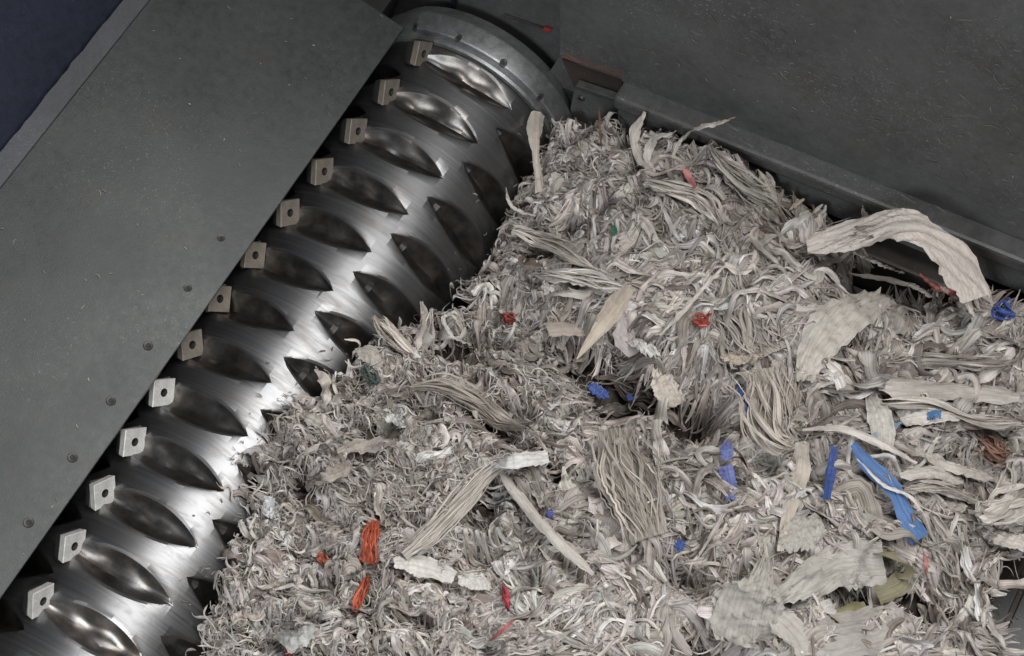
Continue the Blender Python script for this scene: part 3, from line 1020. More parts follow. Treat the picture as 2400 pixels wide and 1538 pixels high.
MARKS = [(2110, 1170, 'long bright blue strip'), (1945, 1105, 'deep blue strip'), (1705, 1090, 'periwinkle blue strip'), (1400, 915, 'blue wad in the hollow'), (2352, 735, 'dark blue tuft'),
         (2190, 970, 'blue printed patch'), (865, 1265, 'large orange shred'), (848, 1390, 'slim orange shred'), (1640, 750, 'red starry tuft'), (1190, 742, 'dull red tuft'), (1184, 1400, 'crimson sliver'),
         (1175, 1478, 'thin pinkish red thread'), (2332, 1045, 'rusty fibre tuft'), (1616, 415, 'pink sliver'), (868, 878, 'dark green tuft'), (1990, 1438, 'olive yellow tag'), (1740, 838, 'gold foil scrap'),
         (1505, 802, 'bright white scrap'), (2100, 1345, 'khaki loop'), (1940, 1350, 'fan-shaped flap'), (1755, 1420, 'triangular flap'), (1885, 1245, 'rounded dull flap'), (1980, 1490, 'broad flat sheet'),
         (1410, 760, 'tan leaf-shaped strip'), (1990, 760, 'draped flap'), (1820, 950, 'tall strand fan'), (1490, 1130, 'thick striated bundle'), (1070, 1180, 'twisted rope'), (1290, 1240, 'long thin grey strip'),
         (1215, 1078, 'white folded band'), (1100, 930, 'grey rope-like wad'), (990, 1325, 'white leaf-shaped flap'), (690, 1488, 'pale bottom scrap'), (765, 1105, 'felted wad'),
         (1560, 910, 'folded creased flap'), (2230, 915, 'broad level strip'), (2120, 540, 'arched strip'), (1260, 340, 'pinched standing strip'), (1740, 420, 'grey green stalk'),
         (1600, 455, 'wide strip under the wall'), (1330, 650, 'white frayed ribbon'), (1500, 320, 'bowed top strip'), (2360, 1180, 'split edge strip'), (1445, 545, 'tiny green scrap'),
         (1595, 1280, 'vivid blue scrap'), (632, 1188, 'crinkled whitish scrap')]


def where(s, y):
    q = np.array(sl(s, y, 0.12)) - CAM
    px, py = 1200 + FPX * (q @ cr) / (q @ cd), 769 - FPX * (q @ cu) / (q @ cd)
    mx, my, t = min(MARKS, key=lambda m: (m[0] - px) ** 2 + (m[1] - py) ** 2)
    dx, dy = px - mx, py - my
    if math.hypot(dx, dy) < 40:
        return 'close against the ' + t
    a = math.degrees(math.atan2(-dy, dx)) % 360
    return ('right of', 'above and right of', 'above', 'above and left of', 'left of', 'below and left of', 'below', 'below and right of')[int((a + 22.5) // 45) % 8] + ' the ' + t


def tone(v):
    return 'brown grey' if v < 0.43 else 'beige grey' if v < 0.53 else 'pale'


for k in order[:IND]:
    q = batch_bundle[k][0]
    o = link('strand_bundle', np_mesh('strand_bundle', *q), M_SHRED)
    tag(o, tone(batch_bundle[k][4]) + ' torn strand bundle ' + where(batch_bundle[k][1], batch_bundle[k][2]), 'shredded bundle', 'torn strand bundles in the shredded heap')

# broad torn flaps
fs = seeds(310, rng, 0.03, 1.5)
for i, (s, y) in enumerate(fs):
    c = float(curly(s, y))
    if rng.uniform() < 0.25 * c:
        continue
    L = rng.uniform(0.045, 0.11) * (1 - 0.4 * c); Wm = L * rng.uniform(0.25, 0.6)
    K, M = 22, 13
    one = np.array([1.0])
    t = np.linspace(-0.5, 0.5, K)[None]
    ph = float(direction(s, y)) + rng.normal(0, 0.7)
    hd = ph + rng.normal(0, 0.5) * t * 2
    xs = np.cumsum(np.cos(hd) * L / (K - 1), 1); ys = np.cumsum(np.sin(hd) * L / (K - 1), 1)
    xs += s - xs[:, K // 2]; ys += y - ys[:, K // 2]
    n = 0.6 * HS(xs, ys) + 0.4 * float(HS(s, y)) + rng.uniform(0.006, 0.024) + rng.normal(0, 0.12) * t * L + rng.uniform(0, 0.012) * np.cos(PI * t)
    C = xs[..., None] * E1 + ys[..., None] * EY + n[..., None] * E2
    prof = np.clip((0.5 - np.abs(t + rng.uniform(-.05, .05))) / rng.uniform(0.1, 0.45), 0.15, 1) * (1 + 0.25 * np.sin(2 * PI * 1.3 * t + rng.uniform(0, 6)) + rng.normal(0, 0.07, (1, K)))
    V = push_out(sweep(C, Wm * prof, np.full((1, K), rng.normal(0, 0.35)) + rng.normal(0, 0.5) * t, np.full((1, 1), rng.normal(0.15, 0.15)), M, rng.uniform(0.0018, 0.0045) * (Wm / 0.03) ** .5, rng.uniform(0.8, 2.2), i, 0.09))
    uv = strip_uv(Wm * prof, np.array([L]), 1, K, M, rng)
    tn = tints(1, rng)[0] * 0.95
    me = np_mesh('torn_flap', V.reshape(-1, 3), grid_faces(1, K, M), uv, np.clip(np.repeat(tn[None], K * M, 0), 0.02, 0.85))
    o = link('torn_flap', me, M_FLAP)
    tag(o, tone(tn.mean()) + (' broad' if Wm > 0.032 else ' small') + ' crumpled paper flap ' + where(s, y), 'paper flap', 'wrinkled paper flaps in the shredded heap')


# ------------------------------------------------------------------ pieces one can point to
def curve_pts(P, K):
    """smooth polyline through the points"""
    P = np.asarray(P, float)
    if len(P) == 2:
        P = np.array([P[0], P[0] * .67 + P[1] * .33, P[0] * .33 + P[1] * .67, P[1]])
    Q = np.vstack([2 * P[0] - P[1], P, 2 * P[-1] - P[-2]])
    out = []
    nseg = len(P) - 1
    for k in range(K):
        x = k / (K - 1) * nseg
        i = min(int(x), nseg - 1); t = x - i
        p0, p1, p2, p3 = Q[i], Q[i + 1], Q[i + 2], Q[i + 3]
        out.append(0.5 * ((2 * p1) + (-p0 + p2) * t + (2 * p0 - 5 * p1 + 4 * p2 - p3) * t ** 2 + (-p0 + 3 * p1 - 3 * p2 + p3) * t ** 3))
    return np.array(out)


PXM = 1260.0                                  # photograph pixels per metre around the heap
hero_n = [100]


def piece(name, label, cat, pts, width, color, mat=None, strands=1, lift=0.025, prof=None, roll=0.0, twist=0.0, fold=0.12, wr=0.0018, wf=1.6, K=26, M=9, group=None, spread=1.0, tipvar=0.0, ends=0.25, rag=0.06, yfix=None):
    """pts: (px, py[, extra lift]) along the piece; width in photograph pixels"""
    hero_n[0] += 1
    r = np.random.default_rng(hero_n[0])
    P = []
    for q in pts:
        p = from_px(q[0], q[1], lift + 0.010 + (q[2] if len(q) > 2 else 0.0))
        p = p[0] * E1 + p[1] * EY + p[2] * E2
        if yfix is not None:
            p = on_y(q[0], q[1], yfix - (q[2] if len(q) > 2 else 0.0))
        P.append(p)
    C = curve_pts(P, K)
    L = np.linalg.norm(np.diff(C, axis=0), axis=1).sum()
    Wm = width / PXM
    t = np.linspace(0, 1, K)
    if prof is None:
        pr = np.clip(np.minimum(t, 1 - t) / ends, 0.25, 1) ** 0.7
    else:
        pr = np.interp(t, np.linspace(0, 1, len(prof)), prof)
    pr = pr * (1 + 0.07 * np.sin(9 * t + r.uniform(0, 6)) + r.normal(0, 0.03, K))
    col = np.array(color, float)
    if mat is M_FILM and col.max() - col.min() > 0.15:
        col = 0.86 * col + 0.14 * np.array((0.30, 0.27, 0.24))
        lift = lift
    b = Batch()
    if strands == 1:
        V = sweep(C[None], (Wm * pr)[None], (roll + twist * (t - 0.5))[None], np.array([[fold]]), M, wr, wf, hero_n[0], rag)
        V = push_out(V)
        uv = strip_uv((Wm * pr)[None], np.array([L]), 1, K, M, r)
        cc = col[None] * (1 + tipvar * r.normal(0, 1, (K * M, 1)))
        b.add((V.reshape(-1, 3), grid_faces(1, K, M), uv, np.clip(cc, 0.005, 0.9)))
    else:
        T = np.gradient(C, axis=0); T /= np.linalg.norm(T, axis=1, keepdims=True)
        B = np.cross(T, E2); B /= np.linalg.norm(B, axis=1, keepdims=True)
        V = push_out(sweep((C - 0.004 * E2)[None], (Wm * pr * 0.9)[None], (roll + twist * (t - 0.5))[None], np.array([[0.08]]), 13, 0.0026, 3.0, hero_n[0], 0.10))
        b.add((V.reshape(-1, 3), grid_faces(1, K, 13), strip_uv((Wm * pr)[None], np.array([L]), 1, K, 13, r), np.repeat(col[None] * 0.85, K * 13, 0)))
        ns = strands
        strands = int(strands * 2.4)
        for k in range(strands):
            u = (k + 0.5) / strands - 0.5 + r.normal(0, 0.06)
            t0, t1 = max(0, r.uniform(-0.15, 0.3)), min(1, 1 - r.uniform(-0.15, 0.3))
            ti = np.linspace(t0, t1, K)
            Ck = np.stack([np.interp(ti, t, C[:, a_]) for a_ in range(3)], -1)
            Bk = np.stack([np.interp(ti, t, B[:, a_]) for a_ in range(3)], -1)
            prk = np.interp(ti, t, pr)
            tw = u * spread * (1 + r.normal(0, .35) * (2 * ti - 1) ** 3) + 0.12 * np.sin(2 * PI * r.uniform(.5, 1.5) * ti + r.uniform(0, 6))
            Ck = Ck + Bk * (tw * prk * Wm)[:, None] + E2[None] * (r.normal(0, 0.003) + 0.0035 * np.sin(2 * PI * ti * r.uniform(.5, 2) + r.uniform(0, 6)) + 0.004 * (1 - (2 * u) ** 2))[:, None]
            wk = Wm / ns * np.clip(r.gamma(1.6, 0.36), 0.12, 2.2) * (1 + 0.25 * np.sin(np.linspace(0, 9, K) + r.uniform(0, 6))) * np.clip(np.minimum(np.linspace(0, 1, K), np.linspace(1, 0, K)) / 0.15, 0.15, 1)
            V = push_out(sweep(Ck[None], wk[None], (r.normal(0, 0.4) + r.normal(0, 0.4) * (ti - .5))[None], np.array([[r.normal(0.1, 0.25)]]), 3))
            uv = strip_uv(wk[None], np.array([L]), 1, K, 3, r)
            cc = np.repeat(col[None] * r.normal(1, 0.2), K * 3, 0)
            b.add((V.reshape(-1, 3), grid_faces(1, K, 3), uv, np.clip(cc, 0.005, 0.9)))
    o = link(name, b.mesh(name), mat or M_FLAP)
    tag(o, label, cat, group)
    return o


WHT = (0.74, 0.70, 0.66); PALE = (0.64, 0.59, 0.54); GREY = (0.50, 0.475, 0.44); TAN = (0.58, 0.50, 0.40); LIGHT = (0.68, 0.635, 0.585)
BLUE = (0.035, 0.11, 0.40); DBLUE = (0.020, 0.075, 0.30); PERI = (0.15, 0.19, 0.48); ORANGE = (0.56, 0.095, 0.035); RED = (0.50, 0.035, 0.030); PINK = (0.68, 0.27, 0.27)

# large arched strip at the wall
piece('arched_strip', 'large arched off-white bumpy strip bridging the dark gap by the wall rail', 'paper strip',
      [(1890, 572, .05), (1950, 556, .03), (2030, 538, .01), (2100, 524, .0), (2165, 540, .0), (2228, 592, .005), (2272, 655, .02), (2290, 700, .04)], 94, (0.68, 0.62, 0.575), lift=0.02,
      prof=[0.5, 0.75, 0.85, 1.0, 0.9, 1.0, 0.85, 0.6], K=52, M=19, wr=0.0036, wf=1.7, fold=0.04, roll=0.1, yfix=-0.10, rag=0.05)
piece('frayed_root', 'stringy grey root from which the big arched strip springs', 'paper strands', [(1800, 590), (1870, 572), (1960, 556), (2050, 540)], 84, (0.54, 0.49, 0.44), M_SHRED, strands=10, lift=0.02, prof=[.7, .9, .9, .5], yfix=-0.115)
piece('frayed_end', 'frayed stringy grey end hanging off the big arched strip', 'paper strands', [(2262, 640), (2290, 690), (2325, 722)], 62, PALE, M_SHRED, strands=9, lift=0.02, yfix=-0.10)
# blue pieces
piece('blue_strip', 'long bright blue film strip running down to a square cut end', 'blue strip', [(2000, 1040), (2035, 1085), (2090, 1140), (2120, 1200), (2160, 1262)], 36, (0.075, 0.20, 0.48), M_FILM, lift=0.046, prof=[0.5, 0.8, 1, .9, 1.1, 1.15], ends=0.1, wr=0.0012)
piece('blue_strip', 'narrow deep blue straight strip left of the long bright blue one', 'blue strip', [(1956, 1046), (1948, 1105), (1937, 1168)], 19, DBLUE, M_FILM, lift=0.046, prof=[.8, 1, 1, .9])
piece('blue_strip', 'periwinkle blue crumpled strip, lower and longer half of a broken pair', 'blue strip', [(1700, 1092), (1708, 1125), (1712, 1168)], 32, PERI, M_FILM, lift=0.038, prof=[.8, 1.1, 1, .5], wr=0.002)
piece('blue_strip', 'short periwinkle blue scrap, upper half of a broken pair', 'blue strip', [(1703, 1032), (1704, 1055), (1700, 1078)], 28, PERI, M_FILM, lift=0.038, prof=[.6, 1, .7], wr=0.002)
piece('blue_thread', 'thin blue thread curving down beside the striated strand fan', 'blue thread', [(1728, 895), (1742, 935), (1758, 975), (1766, 1015)], 10, BLUE, M_FILM, lift=0.035)
piece('blue_tuft', 'dark blue crumpled tuft at the foot of the wall rail', 'blue tuft', [(2326, 722), (2350, 728), (2382, 736)], 46, (0.02, 0.07, 0.32), M_FILM, strands=5, lift=0.03, spread=1.3)
piece('blue_tuft', 'small blue wad in the dark hollow at the heap centre', 'blue tuft', [(1382, 902), (1405, 915), (1428, 932)], 26, (0.06, 0.13, 0.45), M_FILM, lift=0.030, wr=0.003)
piece('blue_scrap', 'tiny blue scrap just right of the blue wad in the hollow', 'blue scrap', [(1472, 922), (1482, 938)], 14, (0.05, 0.12, 0.42), M_FILM, lift=0.03)
piece('blue_scrap', 'small vivid blue scrap above the lower torn flaps', 'blue scrap', [(1590, 1292), (1598, 1265)], 18, BLUE, M_FILM, lift=0.035)
piece('blue_scrap', 'tiny violet blue scrap beside the long thin pale strip', 'blue scrap', [(1286, 1196), (1294, 1216)], 15, (0.10, 0.12, 0.42), M_FILM, lift=0.03)
piece('printed_strip', 'whitish strip with a blue printed patch near the right edge', 'printed strip', [(2110, 985), (2180, 972), (2262, 968)], 34, WHT, lift=0.040, ends=0.1)
piece('blue_print', 'light blue printed scrap lying on the whitish strip', 'blue print', [(2172, 972), (2205, 968)], 20, (0.12, 0.30, 0.60), M_FILM, lift=0.047, prof=[1, 1])
piece('blue_thread', 'pale blue slanting sliver left of the blue printed patch', 'blue thread', [(2035, 1028), (2075, 1010), (2118, 985)], 13, (0.30, 0.45, 0.62), M_FILM, lift=0.040)
# orange and red
piece('orange_shred', 'bright orange frayed shred, largest and topmost orange piece', 'orange shred', [(880, 1215), (868, 1255), (858, 1320)], 34, ORANGE, M_FILM, strands=10, lift=0.032, prof=[.6, 1, 1.0])
piece('orange_shred', 'slim slanting orange shred below the large frayed orange one', 'orange shred', [(862, 1350), (848, 1385), (830, 1432)], 18, (0.60, 0.10, 0.035), M_FILM, strands=5, lift=0.032)
piece('orange_shred', 'tiny dull orange shred left of the large frayed orange one', 'orange shred', [(752, 1295), (758, 1322)], 18, (0.42, 0.10, 0.05), M_FILM, strands=4, lift=0.03)
piece('red_tuft', 'small red starry tuft in the middle of the heap', 'red tuft', [(1622, 752), (1640, 748), (1662, 756)], 30, (0.48, 0.075, 0.05), M_FILM, strands=4, lift=0.035, spread=1.3)
piece('red_tuft', 'dull red tuft close to the rotor under the tangled edge', 'red tuft', [(1178, 732), (1192, 742), (1205, 750)], 24, (0.42, 0.07, 0.055), M_FILM, strands=4, lift=0.035)
piece('red_thread', 'crimson twisted sliver standing in the lower curly shreds', 'red thread', [(1178, 1372), (1184, 1400), (1192, 1432)], 12, (0.45, 0.03, 0.06), M_FILM, lift=0.032, strands=3)
piece('red_thread', 'thin pinkish red thread slanting at the bottom of the heap', 'red thread', [(1205, 1452), (1180, 1475), (1145, 1502)], 6, (0.55, 0.14, 0.15), M_FILM, lift=0.034)
piece('red_scrap', 'red corner scrap at the lower left bottom of the heap', 'red scrap', [(668, 1522), (690, 1528)], 16, RED, M_FILM, lift=0.034)
piece('red_printed_strip', 'red and white printed strip under the big arched strip', 'printed strip', [(2155, 640), (2190, 668), (2225, 682), (2262, 695)], 20, (0.66, 0.20, 0.18), M_FILM, lift=0.035, prof=[.3, .6, 1, .9])
piece('white_scrap', 'white scrap on the red printed strip below the arch', 'white scrap', [(2205, 672), (2235, 690)], 12, WHT, lift=0.041)
piece('rust_tuft', 'rusty red brown fibre tuft at the right edge', 'fibre tuft', [(2300, 1020), (2332, 1050), (2368, 1062)], 46, (0.27, 0.16, 0.12), M_SHRED, strands=9, lift=0.032)
piece('pink_sliver', 'pink sliver near the top of the heap by the wall', 'pink sliver', [(1602, 392), (1616, 415), (1630, 440)], 15, PINK, M_FILM, lift=0.04)
piece('pink_sliver', 'faint pink sliver on the right below the blue strip end', 'pink sliver', [(2165, 1290), (2172, 1320), (2168, 1350)], 9, (0.62, 0.30, 0.28), M_FILM, lift=0.036)
# green, yellow, gold
piece('green_tuft', 'dark green tuft where the heap meets the rotor', 'green tuft', [(850, 858), (868, 880), (885, 895)], 30, (0.13, 0.17, 0.15), M_SHRED, strands=8, lift=0.03)
piece('green_scrap', 'tiny dark green scrap in the upper heap', 'green scrap', [(1438, 530), (1446, 556)], 14, (0.06, 0.17, 0.12), M_FILM, lift=0.035)
piece('yellow_tag', 'flat olive yellow tag with a cut corner near the bottom right', 'yellow tag', [(1955, 1452), (1985, 1440), (2030, 1420)], 44, (0.44, 0.41, 0.24), lift=0.036, prof=[.8, 1, .5], wr=0.0004)
piece('gold_foil', 'crumpled gold and white foil scrap below the pale draped flap', 'foil scrap', [(1690, 832), (1740, 838), (1785, 832)], 26, (0.52, 0.45, 0.37), M_FILM, lift=0.062, wr=0.004)
piece('white_scrap', 'bright white knotted scrap at the centre of the heap', 'white scrap', [(1470, 785), (1500, 800), (1540, 828)], 32, (0.82, 0.80, 0.77), lift=0.062, wr=0.004)
piece('khaki_loop', 'springy khaki strip curled into a loop behind the big fan flap', 'khaki strip', [(2052, 1292, 0), (2096, 1300, .012), (2120, 1334, .014), (2108, 1368, .012), (2055, 1392, 0)], 54, (0.36, 0.33, 0.22), lift=0.04, prof=[1, 1, 1, 1], roll=0.75, wr=0.0, fold=0.0, rag=0.0)
# flaps and leaves
piece('fan_flap', 'large grey fan-shaped paper flap with a pointed tail at the lower right', 'paper flap', [(1795, 1408), (1880, 1365), (1970, 1325), (2068, 1308)], 104, (0.47, 0.45, 0.415), lift=0.06, prof=[.12, .45, .85, .98, .8], M=13, K=28, wr=0.0072, wf=2.2, fold=0.10, rag=0.03)
piece('fan_flap', 'tall grey triangular paper flap below the fan-shaped one', 'paper flap', [(1798, 1300), (1778, 1370), (1752, 1440), (1735, 1515)], 150, (0.45, 0.43, 0.395), lift=0.054, prof=[.1, .4, .9, 1.0, .6], M=13, K=28, wr=0.0077, wf=1.8, fold=0.06, rag=0.03)
piece('fan_flap', 'dull grey rounded flap above the fan-shaped one', 'paper flap', [(1838, 1280), (1880, 1245), (1930, 1222)], 76, (0.46, 0.44, 0.405), lift=0.048, prof=[.5, 1, .6], wr=0.0065, M=9, rag=0.03)
piece('grey_flap', 'broad flat grey sheet along the bottom edge at the right', 'paper sheet', [(1820, 1500), (1930, 1490), (2060, 1470), (2125, 1440)], 96, (0.44, 0.42, 0.39), lift=0.024, prof=[.7, 1, 1, .8], wr=0.0065, wf=1.6, M=11, rag=0.03)
piece('long_strip', 'wide grey strip leading down from the triangular flap', 'paper strip', [(1795, 1420), (1850, 1470), (1920, 1560)], 56, (0.48, 0.455, 0.42), lift=0.036, prof=[.5, 1, 1], wr=0.0025)
piece('leaf_strip', 'smooth tan leaf-shaped strip with pointed ends at the heap centre', 'paper strip', [(1475, 672), (1440, 722), (1400, 775), (1352, 842)], 46, (0.62, 0.54, 0.45), lift=0.078, prof=[.5, 1, .9, .55, .05], wr=0.0005, wf=1, roll=.25, fold=.18)
piece('paper_band', 'short flat beige band beside the tan leaf-shaped strip', 'paper strip', [(1282, 772), (1330, 768), (1385, 772)], 38, (0.50, 0.44, 0.385), lift=0.040, prof=[1, 1, 1], wr=0.0004)
piece('draped_flap', 'pale wide draped flap with soft folds right of the heap centre', 'paper flap', [(2075, 690), (2010, 715), (1950, 760), (1905, 830), (1885, 890)], 100, (0.58, 0.545, 0.495), lift=0.050, prof=[.5, 1, 1, .7, .35], M=13, K=28, wr=0.0076, wf=1.8, rag=0.03)
piece('draped_flap', 'small thin grey flap with a bite out of it right of the draped one', 'paper flap', [(2030, 905), (2055, 950), (2070, 1000), (2072, 1050)], 58, (0.58, 0.555, 0.515), lift=0.045, prof=[.3, .7, 1, .6], M=9, wr=0.0051, rag=0.03)
piece('strand_fan', 'tall fan of fine grey strands narrowing to a knot above the blue strips', 'strand fan', [(1800, 860), (1810, 930), (1825, 1010), (1860, 1040)], 130, (0.55, 0.50, 0.45), M_SHRED, strands=18, lift=0.040, prof=[1, 1, .85, .4])
piece('strand_fan', 'thick striated grey bundle standing left of the blue strips', 'strand fan', [(1440, 1000), (1460, 1085), (1500, 1170), (1530, 1255)], 112, (0.47, 0.43, 0.385), M_SHRED, strands=18, lift=0.040, prof=[.7, 1, 1, .7])
piece('strand_fan', 'pale grey striated patch right above the gold foil', 'strand fan', [(1720, 640), (1745, 720), (1780, 800), (1800, 830)], 150, (0.54, 0.505, 0.46), M_SHRED, strands=18, lift=0.034, prof=[.5, .9, 1, .8])
piece('twisted_strip', 'long twisted pale rope of strands slanting across the lower heap', 'paper rope', [(1262, 1068), (1165, 1092), (1090, 1165), (1010, 1245), (945, 1300)], 42, LIGHT, M_SHRED, strands=10, lift=0.050, prof=[.5, .9, 1, 1, .5])
piece('thin_strip', 'long thin grey strip branching down from the twisted rope', 'paper strip', [(1170, 1100), (1230, 1180), (1300, 1260), (1392, 1345)], 22, (0.58, 0.545, 0.50), lift=0.046, ends=.1, fold=.3)
piece('white_band', 'white folded paper band at the upper end of the twisted rope', 'paper strip', [(1142, 1088), (1200, 1078), (1285, 1068)], 36, (0.72, 0.71, 0.69), lift=0.058, prof=[.5, 1, .9], wr=0.002)
piece('grey_rope', 'dull grey rope-like wad curving from the rotor edge to the heap centre', 'paper rope', [(965, 905), (1040, 902), (1110, 935), (1175, 985), (1225, 1005)], 44, (0.46, 0.42, 0.375), M_SHRED, strands=10, lift=0.042)
piece('white_leaf', 'white leaf-shaped flap with a ragged rim in the lower heap', 'paper flap', [(925, 1318), (980, 1322), (1065, 1352)], 48, (0.68, 0.655, 0.615), lift=0.042, prof=[.4, 1, .6], wr=0.0018)
piece('white_leaf', 'small pale curled flap right of the white leaf-shaped one', 'paper flap', [(1075, 1358), (1110, 1362), (1150, 1372)], 34, (0.62, 0.61, 0.58), lift=0.040, prof=[.6, 1, .6], wr=0.002)
piece('white_leaf', 'pale flat scrap at the lower left bottom above the red corner', 'paper flap', [(655, 1478), (690, 1492), (735, 1480)], 56, (0.62, 0.615, 0.59), lift=0.034, prof=[.6, 1, .6], wr=0.0018)
piece('white_scrap', 'whitish crinkled scrap caught between rotor and heap', 'white scrap', [(622, 1162), (632, 1185), (640, 1212)], 34, (0.70, 0.71, 0.73), M_FILM, lift=0.030, wr=0.003)
piece('flat_wad', 'grey felted wad above a dark hollow near the rotor', 'paper wad', [(715, 1130), (760, 1110), (800, 1095), (815, 1080)], 44, (0.40, 0.36, 0.32), lift=0.040, prof=[.5, 1, .9, .5], wr=0.004, M=9)
piece('flat_wad', 'long felted grey wad just above the one over the hollow', 'paper wad', [(790, 1052), (850, 1042), (925, 1040)], 34, (0.43, 0.395, 0.355), lift=0.040, wr=0.003)
piece('folded_flap', 'folded pale flap with dark creases hanging over the central hollow', 'paper flap', [(1545, 860), (1560, 900), (1580, 955)], 66, (0.63, 0.575, 0.51), lift=0.050, prof=[.5, .9, .8], wr=0.005, wf=2.5, M=11)
piece('pale_shaft', 'pale wide wrinkled shaft between the deep blue and periwinkle strips', 'paper strip', [(1880, 1040), (1875, 1110), (1850, 1190), (1830, 1290)], 40, (0.56, 0.50, 0.44), lift=0.044, prof=[.8, 1, .8, .3], wr=0.003)
piece('pale_twig', 'pale crossing strand draped over the strips near the right edge', 'paper strand', [(1880, 1005), (1970, 1003), (2060, 1035), (2150, 1085)], 16, LIGHT, lift=0.052, fold=.3)
piece('pale_twig', 'thin white strand curling across the long bright blue strip', 'paper strand', [(2010, 1075), (2070, 1135), (2130, 1160), (2175, 1215)], 7, WHT, lift=0.056, fold=.3)
for i, (pts, w, lab) in enumerate((
        ([(2080, 850), (2180, 845), (2290, 850), (2380, 842)], 30, 'level grey strip highest of the row at the right edge'),
        ([(2060, 905), (2160, 912), (2270, 915), (2390, 930)], 46, 'broad beige level strip in the row at the right edge'),
        ([(2060, 945), (2180, 950), (2280, 985), (2395, 990)], 32, 'wavy pale strip under the broad beige level one'),
        ([(2110, 1112), (2200, 1105), (2260, 1128)], 28, 'straight pale strip right of the long bright blue one'),
        ([(2120, 1145), (2200, 1140), (2300, 1175)], 24, 'paler short strip directly below the straight pale one'),
        ([(2170, 1065), (2240, 1095), (2330, 1120)], 24, 'slanting pale strip above the straight pale one'),
        ([(2290, 1210), (2350, 1190), (2420, 1140)], 60, 'wide pale split strip leaving the frame at the right'),
        ([(2320, 1250), (2380, 1265), (2430, 1280)], 34, 'pale pointed strip lowest at the right edge'))):
    piece('level_strip', lab, 'paper strip', pts, w, np.array(LIGHT) * random.uniform(.82, 1.02), lift=0.042, wr=0.0025, fold=.2, ends=.12, strands=1 if i % 2 else 4, mat=M_FLAP if i % 2 else M_SHRED)
# standing pieces round the rim
piece('standing_strip', 'tall pinched beige strip standing against the rotor flange', 'paper strip', [(1255, 262, .085), (1254, 320, .075), (1258, 380, .05), (1268, 450, .01)], 44, (0.60, 0.54, 0.48), lift=0.015, prof=[1.0, .75, .38, .42, .5], roll=.2, wr=0.0015, fold=.3)
piece('standing_strip', 'stout frayed beige strip leaning over the rotor', 'paper strip', [(872, 738, .045), (915, 785, .03), (975, 838, 0)], 32, (0.60, 0.545, 0.49), M_SHRED, strands=4, lift=0.02)
piece('standing_strip', 'upright wavy pale strip beside the stout leaning one', 'paper strip', [(988, 708, .05), (994, 745, .04), (980, 790, .015), (975, 830, 0)], 18, PALE, lift=0.02, fold=.3)
piece('standing_strip', 'rounded grey flap lying on the rotor at the heap rim', 'paper flap', [(838, 825, .02), (870, 832, .02), (900, 850, 0)], 52, (0.50, 0.47, 0.43), lift=0.022, prof=[.5, 1, .7], wr=.002)
piece('standing_strip', 'curved pale strip hooked over the rotor at the heap edge', 'paper strip', [(742, 862, .035), (764, 895, .035), (762, 925, .02), (752, 960, 0)], 24, PALE, lift=0.02, fold=.3)
piece('standing_strip', 'forked pale tuft rising beside the elbow-bent strand', 'paper strip', [(1010, 722, .04), (1002, 770, .03), (1015, 825, 0)], 26, LIGHT, M_SHRED, strands=4, lift=0.02)
piece('bent_wire', 'thin white strand bent in a sharp elbow over the rotor', 'strand', [(1064, 728, .04), (1040, 742, .05), (1044, 762, .045), (1066, 788, .02), (1105, 805, 0)], 9, (0.70, 0.68, 0.64), lift=0.02, fold=.3, prof=[1, 1, 1])
piece('curled_hair', 'thin hooked strand curling off the heap over the rotor', 'strand', [(1186, 438, .05), (1192, 468, .045), (1215, 492, .02), (1255, 505, 0)], 8, LIGHT, lift=0.02, fold=.3)
piece('rim_strip', 'wavy pale strand reaching highest across the wall rail', 'strand', [(1722, 274), (1680, 288), (1640, 295), (1600, 322), (1575, 365, .02)], 13, LIGHT, lift=0.025, fold=.2, yfix=-0.075)
piece('rim_strip', 'bowed pale strip curling up at the heap top', 'paper strip', [(1510, 262, .04), (1488, 310, .04), (1496, 360, .025), (1525, 400, 0)], 24, PALE, lift=0.025, fold=.2)
piece('rim_strip', 'hooked pale strip right of the bowed one at the heap top', 'paper strip', [(1575, 312, .04), (1535, 322, .045), (1520, 360, .03), (1535, 410, 0)], 22, LIGHT, lift=0.025, fold=.2)
piece('rim_strip', 'grey green broad stalk spreading down from the heap top', 'paper strip', [(1662, 345, .03), (1700, 390, .03), (1760, 440, .02), (1830, 480, 0)], 66, (0.48, 0.46, 0.42), M_SHRED, strands=10, lift=0.025, prof=[.2, .5, .9, 1])
piece('rim_strip', 'pale wide strip running along the upper heap under the wall', 'paper strip', [(1510, 425), (1580, 440), (1650, 470), (1690, 520)], 40, LIGHT, M_SHRED, strands=6, lift=0.045)
piece('rim_strip', 'thin straight stick pointing at the wall rail', 'strand', [(1850, 490, .02), (1888, 462, .03)], 9, (0.46, 0.40, 0.33), lift=0.02)
piece('rim_strip', 'white upright sliver at the root of the big arched strip', 'paper strip', [(2034, 462, .075), (2032, 490, .06), (2015, 515, .04)], 18, WHT, lift=0.02, prof=[.2, 1, .8])
piece('rim_strip', 'dark brown upright straw at the heap top beside the skirt plate', 'strand', [(1404, 250, .05), (1406, 300, .03), (1410, 350, 0)], 5, (0.20, 0.12, 0.09), lift=0.02)
piece('pale_tangle', 'loose pale ribbon crossing the upper heap toward the rotor', 'paper strip', [(1200, 540, .02), (1260, 560), (1330, 590), (1400, 640)], 36, LIGHT, M_SHRED, strands=6, lift=0.040)
piece('pale_tangle', 'broad white frayed ribbon beneath the loose pale one', 'paper strip', [(1240, 640), (1320, 640), (1400, 655), (1470, 680)], 40, WHT, M_SHRED, strands=7, lift=0.042)
piece('pale_tangle', 'long slim grey strand rising to the upper right of the centre', 'strand', [(1545, 785), (1600, 730), (1650, 670), (1700, 620)], 10, PALE, lift=0.055, fold=.3)
